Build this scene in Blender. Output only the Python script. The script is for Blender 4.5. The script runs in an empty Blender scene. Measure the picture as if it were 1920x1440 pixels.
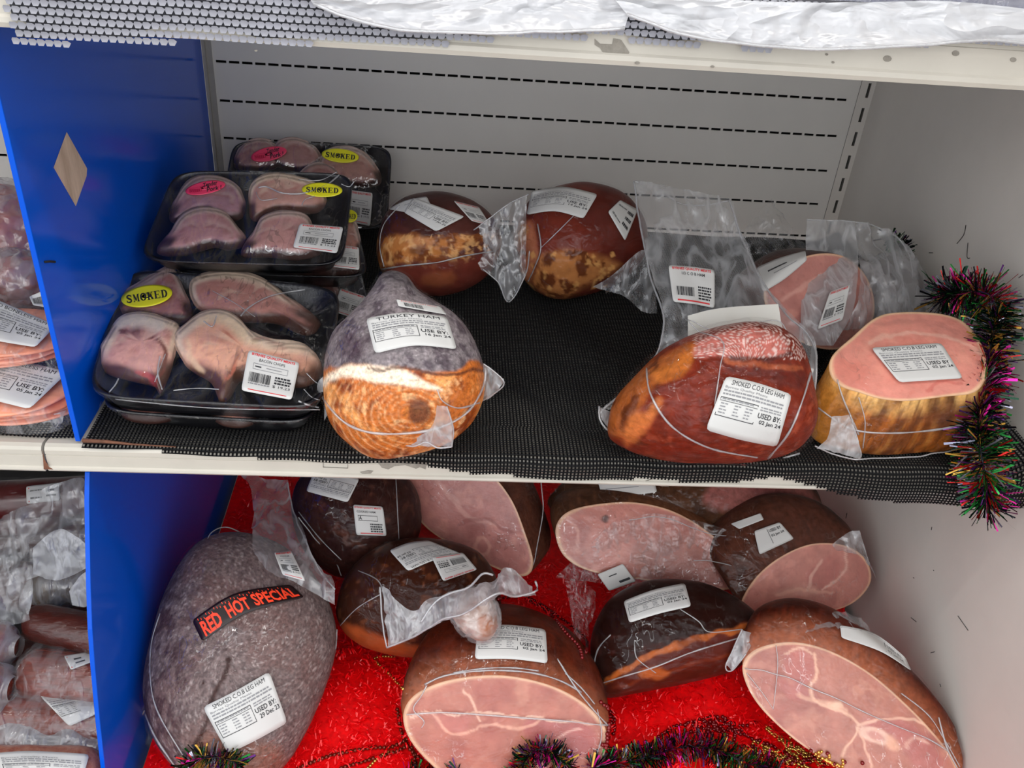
import bpy, math, random
import numpy as np
from mathutils import Vector, Matrix
from mathutils.bvhtree import BVHTree

# ------------------------------------------------------------------ camera, world, lights, exposure
SC = bpy.context.scene
FPX, PIT, YAW, ROL = 1687.3, 0.57192, -0.09844, 0.08694
CP = np.array([0.35097, -0.73434, 0.56581])
FW = np.array([-math.sin(YAW)*math.cos(PIT), math.cos(YAW)*math.cos(PIT), -math.sin(PIT)])
_r = np.cross(FW, [0, 0, 1]); _r /= np.linalg.norm(_r); _u = np.cross(_r, FW)
RT = _r*math.cos(ROL) + _u*math.sin(ROL); UP = -_r*math.sin(ROL) + _u*math.cos(ROL)
cam = bpy.data.cameras.new('camera'); co = bpy.data.objects.new('camera', cam)
SC.collection.objects.link(co); SC.camera = co
cam.sensor_width = 36; cam.lens = FPX/1920*36; cam.clip_start = .02
co.matrix_world = Matrix(((RT[0], UP[0], -FW[0], CP[0]), (RT[1], UP[1], -FW[1], CP[1]), (RT[2], UP[2], -FW[2], CP[2]), (0, 0, 0, 1)))
wd = bpy.data.worlds.new('world'); SC.world = wd; wd.use_nodes = True
wd.node_tree.nodes['Background'].inputs[0].default_value = (.93, .96, 1, 1)
wd.node_tree.nodes['Background'].inputs[1].default_value = 1.75
def area(name, loc, target, sx, sy, power, col):
    l = bpy.data.lights.new(name, 'AREA'); l.shape = 'RECTANGLE'; l.size = sx; l.size_y = sy; l.energy = power; l.color = col
    o = bpy.data.objects.new(name, l); SC.collection.objects.link(o); o.location = loc
    o.rotation_euler = (Vector(target)-Vector(loc)).to_track_quat('-Z', 'Y').to_euler()
area('canopy_tube_light', (.45, -.27, 1.12), (.45, -.10, 0), 2.0, .022, 6.5, (1, .97, .93))
area('shop_ceiling_light', (.35, -3.0, 1.75), (.5, 0, .1), 2.6, .8, 20, (1, .98, .96))
SC.view_settings.view_transform = 'Standard'; SC.view_settings.look = 'None'
SC.view_settings.gamma = 1; SC.view_settings.use_curve_mapping = False; SC.view_settings.exposure = 0.0
try:
    SC.cycles.transparent_max_bounces = 24; SC.cycles.max_bounces = 8
except Exception: pass

# ------------------------------------------------------------------ basic maths: pixels to world
D = .6343          # depth of the back wall
FLOOR = -.46       # lower deck
SHL = .0036; SH = 0.0           # middle shelf top
rnd = random.Random(5)
def ray(x, y): return FW + RT*(x-960)/FPX + UP*(720-y)/FPX
def onX(x, y, v): d = ray(x, y); return CP + d*(v-CP[0])/d[0]
def onY(x, y, v): d = ray(x, y); return CP + d*(v-CP[1])/d[1]
def onZ(x, y, v): d = ray(x, y); return CP + d*(v-CP[2])/d[2]
def onP(x, y, p, n): d = ray(x, y); return CP + d*(np.dot(p-CP, n)/np.dot(d, n))
def proj(V):
    d = np.asarray(V)-CP; z = d@FW
    return np.stack([960+FPX*(d@RT)/z, 720-FPX*(d@UP)/z], -1)
def nrm(e, y=0):   # unit normal: e = elevation in degrees (90 up), y = turn to the right
    e, y = math.radians(e), math.radians(y)
    return np.array([math.sin(y)*math.cos(e), -math.cos(y)*math.cos(e), math.sin(e)])
def smooth(pts, n, closed=True):   # catmull-rom resampled by length
    P = np.array(pts, float); k = len(P); out = []
    rng = range(k if closed else k-1)
    for i in rng:
        if closed: a, b, c, d = P[(i-1) % k], P[i], P[(i+1) % k], P[(i+2) % k]
        else: a, b, c, d = P[max(i-1, 0)], P[i], P[i+1], P[min(i+2, k-1)]
        for j in range(12):
            t = j/12
            out.append(.5*((2*b)+(c-a)*t+(2*a-5*b+4*c-d)*t*t+(3*b-a-3*c+d)*t**3))
    if not closed: out.append(P[-1])
    O = np.array(out)
    if closed: O = np.vstack([O, O[:1]])
    s = np.concatenate([[0], np.cumsum(np.linalg.norm(np.diff(O, axis=0), axis=1))])
    q = np.linspace(0, s[-1], n+1)[:-1] if closed else np.linspace(0, s[-1], n)
    return np.stack([np.interp(q, s, O[:, i]) for i in range(O.shape[1])], 1)
def _h(i, j, k, seed):
    n = (i*374761393 + j*668265263 + k*2147483647 + seed*974634777) & 0xffffffff
    n = ((n ^ (n >> 13))*1274126177) & 0xffffffff
    return ((n ^ (n >> 16)) & 0xffff)/65535.
def vn(P, sc, seed=0):
    P = np.asarray(P, float)*sc; I = np.floor(P).astype(np.int64); f = P-I; f = f*f*(3-2*f); r = 0
    for a in (0, 1):
        for b in (0, 1):
            for c in (0, 1):
                w = (f[..., 0] if a else 1-f[..., 0])*(f[..., 1] if b else 1-f[..., 1])*(f[..., 2] if c else 1-f[..., 2])
                r = r + w*_h(I[..., 0]+a, I[..., 1]+b, I[..., 2]+c, seed)
    return r
def fbm(P, sc, seed=0, o=3): return sum(vn(P, sc*2**i, seed+i)*.5**i for i in range(o))/sum(.5**i for i in range(o))
def ss(a, b, x): t = np.clip((x-a)/(b-a+1e-12), 0, 1); return t*t*(3-2*t)
def lin(c): c = np.array(c, float)/255; return np.where(c <= .04045, c/12.92, ((c+.055)/1.055)**2.4)
def pdist(X, poly):
    d = np.full(len(X), 1e9)
    P = np.array(poly, float)
    for a, b in zip(P[:-1], P[1:]):
        ab = b-a; t = np.clip(((X-a)@ab)/(ab@ab+1e-9), 0, 1)
        d = np.minimum(d, np.linalg.norm(X-a-t[:, None]*ab, axis=1))
    return d
def inside(X, poly):
    P = np.array(poly, float); c = np.zeros(len(X), bool)
    for (x1, y1), (x2, y2) in zip(P, np.roll(P, -1, 0)):
        if y1 == y2: continue
        m = ((X[:, 1] > y1) != (X[:, 1] > y2)) & (X[:, 0] < (x2-x1)*(X[:, 1]-y1)/(y2-y1)+x1); c ^= m
    return c
class Paint:
    """albedo painter: marks of the thing itself (muscles, fat, crust), never light or shade"""
    def __init__(s, V, base):
        s.V = V; s.X = proj(V); s.C = np.tile(lin(base), (len(V), 1))
        s.W = s.X + (np.stack([fbm(V, 60, 3), fbm(V, 60, 9)], 1)-.5)*16
    def mix(s, m, col): m = np.clip(m, 0, 1)[:, None]; s.C = s.C*(1-m)+lin(col)*m
    def line(s, poly, w, col, k=1.): s.mix(k*(1-ss(w*.5, w*1.6, pdist(s.W, smooth(poly, 40, False)))), col)
    def fill(s, poly, col, soft=6, k=1.):
        Q = smooth(poly, 60); i = inside(s.W, Q); d = pdist(s.W, np.vstack([Q, Q[:1]]))
        s.mix(k*ss(-soft, soft, np.where(i, d, -d)), col)
    def noise(s, sc, col, lo=.5, hi=.75, k=1., seed=1): s.mix(k*ss(lo, hi, fbm(s.V, sc, seed, 4)), col)

# ------------------------------------------------------------------ materials
MAT = {}
def newmat(name):
    m = bpy.data.materials.new(name); m.use_nodes = True; nt = m.node_tree
    for n in list(nt.nodes): nt.nodes.remove(n)
    out = nt.nodes.new('ShaderNodeOutputMaterial'); return m, nt, out
def prin(name, col, rough=.5, metal=0, coat=0, bump=0, bscale=200, var=0, vscale=30, spec=.5, sub=0, attr=False, stretch=None, vcol=None):
    if name in MAT: return MAT[name]
    m, nt, out = newmat(name); N = nt.nodes; L = nt.links
    b = N.new('ShaderNodeBsdfPrincipled'); L.new(b.outputs[0], out.inputs[0])
    c = list(lin(col))+[1]
    b.inputs['Base Color'].default_value = c; b.inputs['Roughness'].default_value = rough; b.inputs['Metallic'].default_value = metal
    b.inputs['Coat Weight'].default_value = coat*.6; b.inputs['Coat Roughness'].default_value = .12; b.inputs['Specular IOR Level'].default_value = spec
    if sub: b.inputs['Subsurface Weight'].default_value = sub; b.inputs['Subsurface Radius'].default_value = (.01, .004, .003); b.inputs['Subsurface Scale'].default_value = .5
    tc = N.new('ShaderNodeTexCoord'); src = tc.outputs['Object']
    if stretch:
        mp = N.new('ShaderNodeMapping'); mp.inputs['Scale'].default_value = stretch; L.new(src, mp.inputs[0]); src = mp.outputs[0]
    csrc = None
    if attr:
        a = N.new('ShaderNodeAttribute'); a.attribute_name = 'Col'; csrc = a.outputs['Color']
    if var:
        n = N.new('ShaderNodeTexNoise'); n.inputs['Scale'].default_value = vscale; n.inputs['Detail'].default_value = 6; n.inputs['Roughness'].default_value = .65; L.new(src, n.inputs[0])
        mr = N.new('ShaderNodeMapRange'); mr.inputs[1].default_value = .3; mr.inputs[2].default_value = .7; L.new(n.outputs[0], mr.inputs[0])
        if vcol is not None:
            mx = N.new('ShaderNodeMix'); mx.data_type = 'RGBA'; mr.inputs[3].default_value = 0; mr.inputs[4].default_value = var
            L.new(mr.outputs[0], mx.inputs[0]); mx.inputs[7].default_value = list(lin(vcol))+[1]
            if csrc: L.new(csrc, mx.inputs[6])
            else: mx.inputs[6].default_value = c
            csrc = mx.outputs[2]
        else:
            mr.inputs[3].default_value = 1-var; mr.inputs[4].default_value = 1+var
            mx = N.new('ShaderNodeVectorMath'); mx.operation = 'SCALE'; L.new(mr.outputs[0], mx.inputs['Scale'])
            if csrc: L.new(csrc, mx.inputs[0])
            else: mx.inputs[0].default_value = c[:3]
            csrc = mx.outputs[0]
    if csrc: L.new(csrc, b.inputs['Base Color'])
    if bump:
        n = N.new('ShaderNodeTexNoise'); n.inputs['Scale'].default_value = bscale; n.inputs['Detail'].default_value = 4; L.new(src, n.inputs[0])
        bp = N.new('ShaderNodeBump'); bp.inputs['Strength'].default_value = 1; bp.inputs['Distance'].default_value = bump; L.new(n.outputs[0], bp.inputs['Height']); L.new(bp.outputs[0], b.inputs['Normal'])
        L.new(bp.outputs[0], b.inputs['Coat Normal'])
    MAT[name] = m; return m
def film(name, haze, gloss, rough=.12, tint=(1, 1, 1), white=.70, rw=.09, gk=0., gs=30, wscale=35, wk=.3, bump=.0012, bscale=60, stretch=(1, 1, 1)):
    """clear plastic: see-through sheet with glossy creases and a little milky haze"""
    if name in MAT: return MAT[name]
    m, nt, out = newmat(name); N = nt.nodes; L = nt.links
    tc = N.new('ShaderNodeTexCoord'); mp = N.new('ShaderNodeMapping'); mp.inputs['Scale'].default_value = stretch; mp.inputs['Rotation'].default_value = (.3, .5, .6); L.new(tc.outputs['Object'], mp.inputs[0])
    wn = N.new('ShaderNodeTexNoise'); wn.inputs['Scale'].default_value = wscale; wn.inputs['Detail'].default_value = 3; wn.inputs['Distortion'].default_value = .5; L.new(mp.outputs[0], wn.inputs[0])
    # ridge = 1-|2n-1| sharpened: creases
    a = N.new('ShaderNodeMath'); a.operation = 'SUBTRACT'; a.inputs[1].default_value = .5; L.new(wn.outputs[0], a.inputs[0])
    b = N.new('ShaderNodeMath'); b.operation = 'ABSOLUTE'; L.new(a.outputs[0], b.inputs[0])
    c = N.new('ShaderNodeMapRange'); c.inputs[1].default_value = 0; c.inputs[2].default_value = rw; c.inputs[3].default_value = 1; c.inputs[4].default_value = 0; L.new(b.outputs[0], c.inputs[0])
    bn = N.new('ShaderNodeTexNoise'); bn.inputs['Scale'].default_value = bscale; bn.inputs['Detail'].default_value = 3; bn.inputs['Distortion'].default_value = .8; L.new(mp.outputs[0], bn.inputs[0])
    hs = N.new('ShaderNodeMath'); hs.operation = 'MULTIPLY_ADD'; L.new(c.outputs[0], hs.inputs[0]); hs.inputs[1].default_value = .5; L.new(bn.outputs[0], hs.inputs[2])
    bp = N.new('ShaderNodeBump'); bp.inputs['Distance'].default_value = bump; L.new(hs.outputs[0], bp.inputs['Height'])
    tr = N.new('ShaderNodeBsdfTransparent'); tr.inputs[0].default_value = (*tint, 1)
    df = N.new('ShaderNodeBsdfDiffuse'); df.inputs[0].default_value = (white, white*1.01, white*1.04, 1); L.new(bp.outputs[0], df.inputs['Normal'])
    tl = N.new('ShaderNodeBsdfTranslucent'); tl.inputs[0].default_value = (white, white*1.01, white*1.04, 1)
    dm = N.new('ShaderNodeMixShader'); dm.inputs[0].default_value = .4; L.new(df.outputs[0], dm.inputs[1]); L.new(tl.outputs[0], dm.inputs[2])
    hz = N.new('ShaderNodeMath'); hz.operation = 'MULTIPLY_ADD'; hz.inputs[1].default_value = wk; hz.inputs[2].default_value = haze; hz.use_clamp = True; L.new(c.outputs[0], hz.inputs[0])
    m1 = N.new('ShaderNodeMixShader'); L.new(hz.outputs[0], m1.inputs[0]); L.new(tr.outputs[0], m1.inputs[1]); L.new(dm.outputs[0], m1.inputs[2])
    gl = N.new('ShaderNodeBsdfGlossy'); gl.inputs['Roughness'].default_value = rough; L.new(bp.outputs[0], gl.inputs['Normal'])
    lw = N.new('ShaderNodeLayerWeight'); lw.inputs[0].default_value = .5; L.new(bp.outputs[0], lw.inputs['Normal'])
    pw = N.new('ShaderNodeMath'); pw.operation = 'POWER'; pw.inputs[1].default_value = 3; L.new(lw.outputs['Facing'], pw.inputs[0])
    ma = N.new('ShaderNodeMath'); ma.operation = 'MULTIPLY_ADD'; ma.inputs[1].default_value = .05; ma.inputs[2].default_value = gloss; ma.use_clamp = True; L.new(pw.outputs[0], ma.inputs[0])
    if gk:
        g1 = N.new('ShaderNodeTexNoise'); g1.inputs['Scale'].default_value = gs; g1.inputs['Detail'].default_value = 2; g1.inputs['Distortion'].default_value = .6
        mp2 = N.new('ShaderNodeMapping'); mp2.inputs['Scale'].default_value = (1.2, .35, 1.1); mp2.inputs['Rotation'].default_value = (.4, .2, .9); L.new(tc.outputs['Object'], mp2.inputs[0]); L.new(mp2.outputs[0], g1.inputs[0])
        g2 = N.new('ShaderNodeMath'); g2.operation = 'SUBTRACT'; g2.inputs[1].default_value = .5; L.new(g1.outputs[0], g2.inputs[0])
        g3 = N.new('ShaderNodeMath'); g3.operation = 'ABSOLUTE'; L.new(g2.outputs[0], g3.inputs[0])
        g4 = N.new('ShaderNodeMapRange'); g4.inputs[1].default_value = 0; g4.inputs[2].default_value = .022; g4.inputs[3].default_value = gk; g4.inputs[4].default_value = 0; L.new(g3.outputs[0], g4.inputs[0])
        k1 = N.new('ShaderNodeTexNoise'); k1.inputs['Scale'].default_value = 13; k1.inputs['Detail'].default_value = 2; L.new(tc.outputs['Object'], k1.inputs[0])
        k2 = N.new('ShaderNodeMapRange'); k2.inputs[1].default_value = .50; k2.inputs[2].default_value = .66; L.new(k1.outputs[0], k2.inputs[0])
        g5 = N.new('ShaderNodeMath'); g5.operation = 'MULTIPLY'; L.new(g4.outputs[0], g5.inputs[0]); L.new(k2.outputs[0], g5.inputs[1])
        g6 = N.new('ShaderNodeMath'); g6.operation = 'ADD'; g6.inputs[1].default_value = gloss; L.new(g5.outputs[0], g6.inputs[0]); L.new(g6.outputs[0], ma.inputs[2])
    m2 = N.new('ShaderNodeMixShader'); L.new(ma.outputs[0], m2.inputs[0]); L.new(m1.outputs[0], m2.inputs[1]); L.new(gl.outputs[0], m2.inputs[2])
    L.new(m2.outputs[0], out.inputs[0]); MAT[name] = m; return m
M_WHITE = prin('white_enamel', (194, 188, 176), .35, var=.05, vscale=14, bump=.0003, bscale=30)
M_BACK = prin('grey_white_back_panel', (222, 218, 212), .42, var=.05, vscale=4, stretch=(1, 1, .6))
M_SIDE = prin('cream_side_panel', (214, 208, 200), .45, var=.05, vscale=6)
M_POST = prin('grey_upright_steel', (160, 156, 152), .4, var=.12, vscale=20)
M_BLUE = prin('blue_plastic', (0, 82, 205), .14, var=.04, vscale=4, spec=.25)
M_BLUEEDGE = prin('blue_plastic_cut_edge', (60, 130, 225), .4)
M_DARK = prin('dark_gap', (22, 20, 20), .8)
M_RUST = prin('rust_and_grime', (110, 70, 50), .8, var=.4, vscale=120)
M_GRIME = prin('grey_scuff', (140, 134, 124), .8, var=.2, vscale=200)
M_STICK = prin('worn_sticker_residue', (214, 190, 172), .7, var=.5, vscale=45, vcol=(120, 90, 62), stretch=(1, 1.6, .35))
M_MESH = prin('black_rubber_mesh', (9, 9, 11), .55, spec=.2)
M_MESHG = prin('grey_rubber_mesh', (150, 150, 158), .45, var=.12, vscale=40)
M_TRAY = prin('black_foam_tray', (20, 20, 26), .3, bump=.0004, bscale=400, coat=.3)
M_PAPER = prin('label_paper', (204, 203, 200), .5)
M_INK = prin('label_ink', (40, 40, 44), .6)
M_INKG = prin('label_fine_print', (135, 135, 138), .6)
M_INKR = prin('label_red_ink', (205, 50, 55), .6)
M_YEL = prin('yellow_sticker', (232, 226, 40), .35)
M_PINKS = prin('pink_sticker', (236, 66, 104), .35)
M_PINKD = prin('pink_sticker_drawing', (190, 30, 70), .4)
M_BLK = prin('black_sticker', (30, 12, 14), .35)
M_ORG = prin('fluorescent_orange_ink', (255, 72, 40), .4)
M_FACE = prin('cut_ham_meat', (200, 130, 120), .38, attr=True, var=.14, vscale=45, bump=.0004, bscale=260, sub=.08)
M_SKIN = prin('smoked_ham_skin', (100, 50, 30), .33, attr=True, var=.35, vscale=120, bump=.0005, bscale=220, coat=.02, spec=.03)
M_SMOOTH = prin('smooth_smoked_skin', (100, 50, 30), .3, attr=True, var=.2, vscale=60, bump=.0002, bscale=120, coat=.02, spec=.03)
M_GREY = prin('grey_dusted_skin', (110, 100, 100), .4, attr=True, var=.45, vscale=260, bump=.0004, bscale=320, coat=.02, spec=.03)
M_CHOP = prin('smoked_chop_meat', (190, 140, 130), .4, attr=True, var=.12, vscale=110, bump=.0004, bscale=300)
F_TIGHT = film('vacuum_film', .0, .017, .10, wscale=22, wk=.015, bump=.0020, bscale=42, stretch=(1, 1, 1.7), gk=.30, gs=55)
F_TRAY = film('stretch_film', .004, .075, .09, wscale=16, wk=.05, bump=.0022, bscale=30, stretch=(1.8, .8, 1), gk=.40, gs=60)
F_BAG = film('loose_bag_film', .20, .09, .18, wscale=18, wk=.32, bump=.0016, bscale=55, stretch=(1.6, .8, .7))
F_CLEAR = film('clear_bag_film', .04, .05, .14, wscale=30, wk=.20, bump=.0016, bscale=70, stretch=(1.5, .8, .8))
F_MILK = film('milky_bag_film', .42, .10, .2, wscale=30, wk=.38, bump=.0018, bscale=50, stretch=(1.6, .8, .7))
F_WHITE = film('white_bag_film', .78, .12, .28, wscale=10, wk=.10, bump=.006, bscale=24, stretch=(.6, 1.5, 1.8), white=.80, rw=.06)
F_SEAM_HIGHLIGHT = film('seam_and_highlight_film', .42, .16, .2, wscale=60, wk=.1, bump=.0006)  # bag seams, and the milky tubes drawn as highlights

# ------------------------------------------------------------------ object helpers
COL = SC.collection
def tagit(o, label=None, cat=None, group=None, kind=None):
    if label: o['label'] = label
    if cat: o['category'] = cat
    if group: o['group'] = group
    if kind: o['kind'] = kind
    return o
def thing(name, loc, label, cat, group=None):
    o = bpy.data.objects.new(name, None); COL.objects.link(o); o.location = tuple(loc); o.empty_display_size = .02
    return tagit(o, label, cat, group)
def base(o):
    while o.parent: o = o.parent
    return np.array(o.location)
def mesh(name, V, F, mat, parent=None, col=None, sm=True, solid=0, label=None, kind=None, mi=None):
    V = np.asarray(V, float)
    if parent is not None: V = V-base(parent)
    me = bpy.data.meshes.new(name); me.from_pydata(V.tolist(), [], [list(map(int, f)) for f in F] if not isinstance(F, np.ndarray) else F.tolist()); me.update()
    for m in (mat if isinstance(mat, (list, tuple)) else [mat]): me.materials.append(m)
    if mi is not None: me.polygons.foreach_set('material_index', np.asarray(mi, np.int32))
    if sm: me.polygons.foreach_set('use_smooth', np.ones(len(me.polygons), bool))
    if col is not None:
        a = me.color_attributes.new('Col', 'FLOAT_COLOR', 'POINT'); a.data.foreach_set('color', np.hstack([col, np.ones((len(col), 1))]).astype(np.float32).ravel())
    o = bpy.data.objects.new(name, me); COL.objects.link(o)
    if parent is not None: o.parent = parent
    if solid:
        s = o.modifiers.new('thickness', 'SOLIDIFY'); s.thickness = solid; s.offset = 0
    if label: o['label'] = label
    if kind: o['kind'] = kind
    return o
def gridF(r, c, wrap=False, off=0):
    i = np.arange(r-1)[:, None]; j = np.arange(c if wrap else c-1)[None, :]; k = (j+1) % c
    return (np.stack([i*c+j+0*i, i*c+k+0*i, (i+1)*c+k, (i+1)*c+j], -1).reshape(-1, 4)+off)
def box(lo, hi):
    x0, y0, z0 = lo; x1, y1, z1 = hi
    V = [(x0, y0, z0), (x1, y0, z0), (x1, y1, z0), (x0, y1, z0), (x0, y0, z1), (x1, y0, z1), (x1, y1, z1), (x0, y1, z1)]
    return np.array(V), [(0, 3, 2, 1), (4, 5, 6, 7), (0, 1, 5, 4), (1, 2, 6, 5), (2, 3, 7, 6), (3, 0, 4, 7)]
def boxes(L):
    V = []; F = []
    for lo, hi in L:
        v, f = box(lo, hi); F += [tuple(i+len(V)*0+sum(len(a) for a in V) for i in q) for q in f]; V.append(v)
    return np.vstack(V), F
BV = []            # surfaces that stickers, beads and tinsel can lie on
def surf(V, F): t = BVHTree.FromPolygons([tuple(v) for v in np.asarray(V).tolist()], [tuple(map(int, f)) for f in F]); BV.append(t); return t
def hit(x, y, trees=None, default=None):
    d = ray(x, y); dl = np.linalg.norm(d); best = None
    for t in (trees if trees is not None else BV):
        h = t.ray_cast(Vector(CP), Vector(d/dl))
        if h[0] is not None and (best is None or h[3] < best): best = h[3]
    if best is None: return default
    return CP + d/dl*best
def normals(V, F):
    F = np.asarray(F); n = np.cross(V[F[:, 1]]-V[F[:, 0]], V[F[:, 2]]-V[F[:, 0]])
    n2 = np.cross(V[F[:, 2]]-V[F[:, 0]], V[F[:, 3]]-V[F[:, 0]]) if F.shape[1] == 4 else 0
    n = n+n2; N = np.zeros_like(V)
    for k in range(F.shape[1]): np.add.at(N, F[:, k], n)
    return N/(np.linalg.norm(N, axis=1, keepdims=True)+1e-12)
def shell(name, V, F, mat, parent, off=.0018, wr=.0012, sc=45, seed=4):
    """bag around the meat: a wrinkled skin just outside it"""
    N = normals(V, F); c = V.mean(0)
    if np.mean(np.sum(N*(V-c), 1)) < 0: N = -N
    w = np.abs(fbm(V*[1, 1, 1.7], sc, seed, 3)-.5)*2
    U = V+N*(off+wr*(1-w)**4)[:, None]
    return mesh(name, U, F, mat, parent)
def tube(pts, r, n=6, k=None):
    P = np.array(pts, float); k = k or len(P)
    if k != len(P): P = smooth(P, k, False)
    T = np.gradient(P, axis=0); T /= np.linalg.norm(T, axis=1, keepdims=True)+1e-12
    A = np.cross(T, [0.13, .2, 1.]); A /= np.linalg.norm(A, axis=1, keepdims=True)+1e-12; B = np.cross(T, A)
    a = np.linspace(0, 2*math.pi, n, endpoint=False); r = np.broadcast_to(np.asarray(r, float), (len(P),))
    V = P[:, None]+(A[:, None]*np.cos(a)[None, :, None]+B[:, None]*np.sin(a)[None, :, None])*r[:, None, None]
    F = gridF(len(P), n, True).tolist()+[tuple(range(n))[::-1], tuple((len(P)-1)*n+i for i in range(n))]
    return V.reshape(-1, 3), F
def seam(T, px, trees, r=.0011, lift=.003, name='bag_seam', mat=None, k=40):
    Q = smooth(px, k, False); out = []; last = None
    for x, y in Q:
        h = hit(x, y, trees)
        if h is None:
            if last is None: continue
            h = CP+ray(x, y)*last
        last = np.dot(h-CP, FW); out.append(h-ray(x, y)*lift)
    if len(out) < 4: return
    out = np.array(out); out[1:-1] = (out[:-2]+out[1:-1]*2+out[2:])/4
    rr = r*(.6+.8*np.array([vn(p, 90, 2) for p in out]))
    V, F = tube(out, rr, 5); mesh(name, V, F, mat or F_SEAM_HIGHLIGHT, T)

# ------------------------------------------------------------------ meat shapes
def inflate(pts, p0, n, tf, tb, N=150, La=34, Lb=14, flat=1.0, floor=None, disp=.0015, dsc=28, seed=1, ceny=0.):
    R = smooth(pts, N); W = np.array([onP(x, y, p0, n) for x, y in R]); c = W.mean(0)
    up = np.cross(n, np.cross([0, 0, 1.], n)); up = up/(np.linalg.norm(up)+1e-9); c = c+up*ceny
    aa = np.concatenate([-np.linspace(math.pi/2*.985, 0, Lb, endpoint=False), np.linspace(0, math.pi/2*.985, La)])
    V = []
    for a in aa:
        s = math.cos(a)**flat; h = math.sin(a)*(tf if a > 0 else tb)
        V.append(c+(W-c)*s+n*h)
    V = np.vstack(V); r = len(aa); F = gridF(r, N, True).tolist()
    V = np.vstack([V, [c-n*tb, c+n*tf]]); F = F+[(r*N, (j+1) % N, j, j) for j in range(N)]+[(r*N+1, (r-1)*N+j, (r-1)*N+(j+1) % N, (r-1)*N+(j+1) % N) for j in range(N)]
    F = [f if len(set(f)) == 4 else tuple(dict.fromkeys(f)) for f in F]
    d = V-c; d /= np.linalg.norm(d, axis=1, keepdims=True)+1e-9
    V = V+d*((fbm(V, dsc, seed, 3)-.5)*2*disp)[:, None]
    if floor is not None: V[:, 2] = floor+np.where(V[:, 2]-floor > .012, V[:, 2]-floor, .012*np.exp(np.minimum((V[:, 2]-floor-.012)/.012, 0)))
    return V, F
def quads(F, V): return np.array([f if len(f) == 4 else (f[0], f[1], f[2], f[2]) for f in F])
def cutham(pts, p0, n, stations, N=160, Lf=30, Lb=44, floor=None, disp=.0012, seed=1, dome=.004):
    """stations: list of (offset vector from the face centre, scale along, scale across) after the cut face"""
    R = smooth(pts, N); W = np.array([onP(x, y, p0, n) for x, y in R]); c = W.mean(0)
    FV = [c+(W-c)*s+n*dome*(1-s*s) for s in np.linspace(.004, 1, Lf)]
    FV = np.vstack(FV); FF = gridF(Lf, N, True); rad = np.repeat(np.linspace(.004, 1, Lf), N)
    S = [((0, 0, 0), 1., 1.)]+list(stations); S = smooth([list(a)+[b, d] for a, b, d in S], Lb, False)
    side = np.cross([0, 0, 1.], n); side /= np.linalg.norm(side)
    BVt = []
    for s in S:
        q = W-c; sd = q@side; rest = q-sd[:, None]*side
        BVt.append(c+s[:3]+rest*s[4]+sd[:, None]*side*s[3])
    BVt = np.vstack(BVt); BF = gridF(Lb, N, True)
    FV[:, 0] = np.minimum(FV[:, 0], .995); BVt[:, 0] = np.minimum(BVt[:, 0], .995)
    cc = BVt.mean(0); d = BVt-cc; d /= np.linalg.norm(d, axis=1, keepdims=True); g = np.repeat(np.linspace(0, 1, Lb), N)
    BVt = BVt+d*((fbm(BVt, 24, seed, 3)-.5)*2*disp*ss(0, .15, g))[:, None]
    if floor is not None:
        for A in (BVt, FV): A[:, 2] = floor+np.where(A[:, 2]-floor > .01, A[:, 2]-floor, .01*np.exp(np.minimum((A[:, 2]-floor-.01)/.01, 0)))
    return FV, FF, rad, BVt, BF, g
def ham_thing(V, label, cat='ham', name='bagged_ham', group=None):
    lo = V.min(0); c = V.mean(0); return thing(name, (c[0], c[1], lo[2]), label, cat, group)

# ------------------------------------------------------------------ printing and stickers
TXT = {}
def text2d(s, bold=0., shear=0.):
    k = (s, bold, shear)
    if k in TXT: return TXT[k]
    cu = bpy.data.curves.new('t', 'FONT'); cu.body = s; cu.offset = bold; cu.resolution_u = 2; cu.shear = shear; cu.size = 1
    o = bpy.data.objects.new('t', cu); COL.objects.link(o); dg = bpy.context.evaluated_depsgraph_get(); e = o.evaluated_get(dg); me = e.to_mesh()
    V = np.array([v.co[:] for v in me.vertices]); F = [tuple(p.vertices) for p in me.polygons]
    e.to_mesh_clear(); bpy.data.objects.remove(o); bpy.data.curves.remove(cu)
    V = V[:, :2]; lo = V.min(0); hi = V.max(0); V = (V-lo)/(hi-lo); V[:, 1] = 1-V[:, 1]
    TXT[k] = (V, F); return TXT[k]
def T_(s, u, v, w, h, m=None, b=0., sh=0.): return ('t', s, u, v, w, h, m or M_INK, b, sh)
def Q_(u, v, w, h, m=None): return ('q', None, u, v, w, h, m or M_INK, 0, 0)
def frame(u, v, w, h, t=.008, m=None, asp=1.5):
    return [Q_(u, v, w, t*asp, m), Q_(u, v+h-t*asp, w, t*asp, m), Q_(u, v, t, h, m), Q_(u+w-t, v, t, h, m)]
def bars(u, v, w, h, seed=3):
    r = random.Random(seed); out = []; x = u
    while x < u+w-.01:
        t = r.choice([.006, .010, .016]); out.append(Q_(x, v, t, h)); x += t+r.choice([.006, .009, .013])
    return out
def fine(u, v, w, rows, dv, th, seed=1, m=None):
    r = random.Random(seed); out = []
    for i in range(rows):
        x = u
        while x < u+w-.02:
            l = min(r.uniform(.02, .08), u+w-x); out.append(Q_(x, v+i*dv, l, th, m or M_INKG)); x += l+.012
    return out
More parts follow.
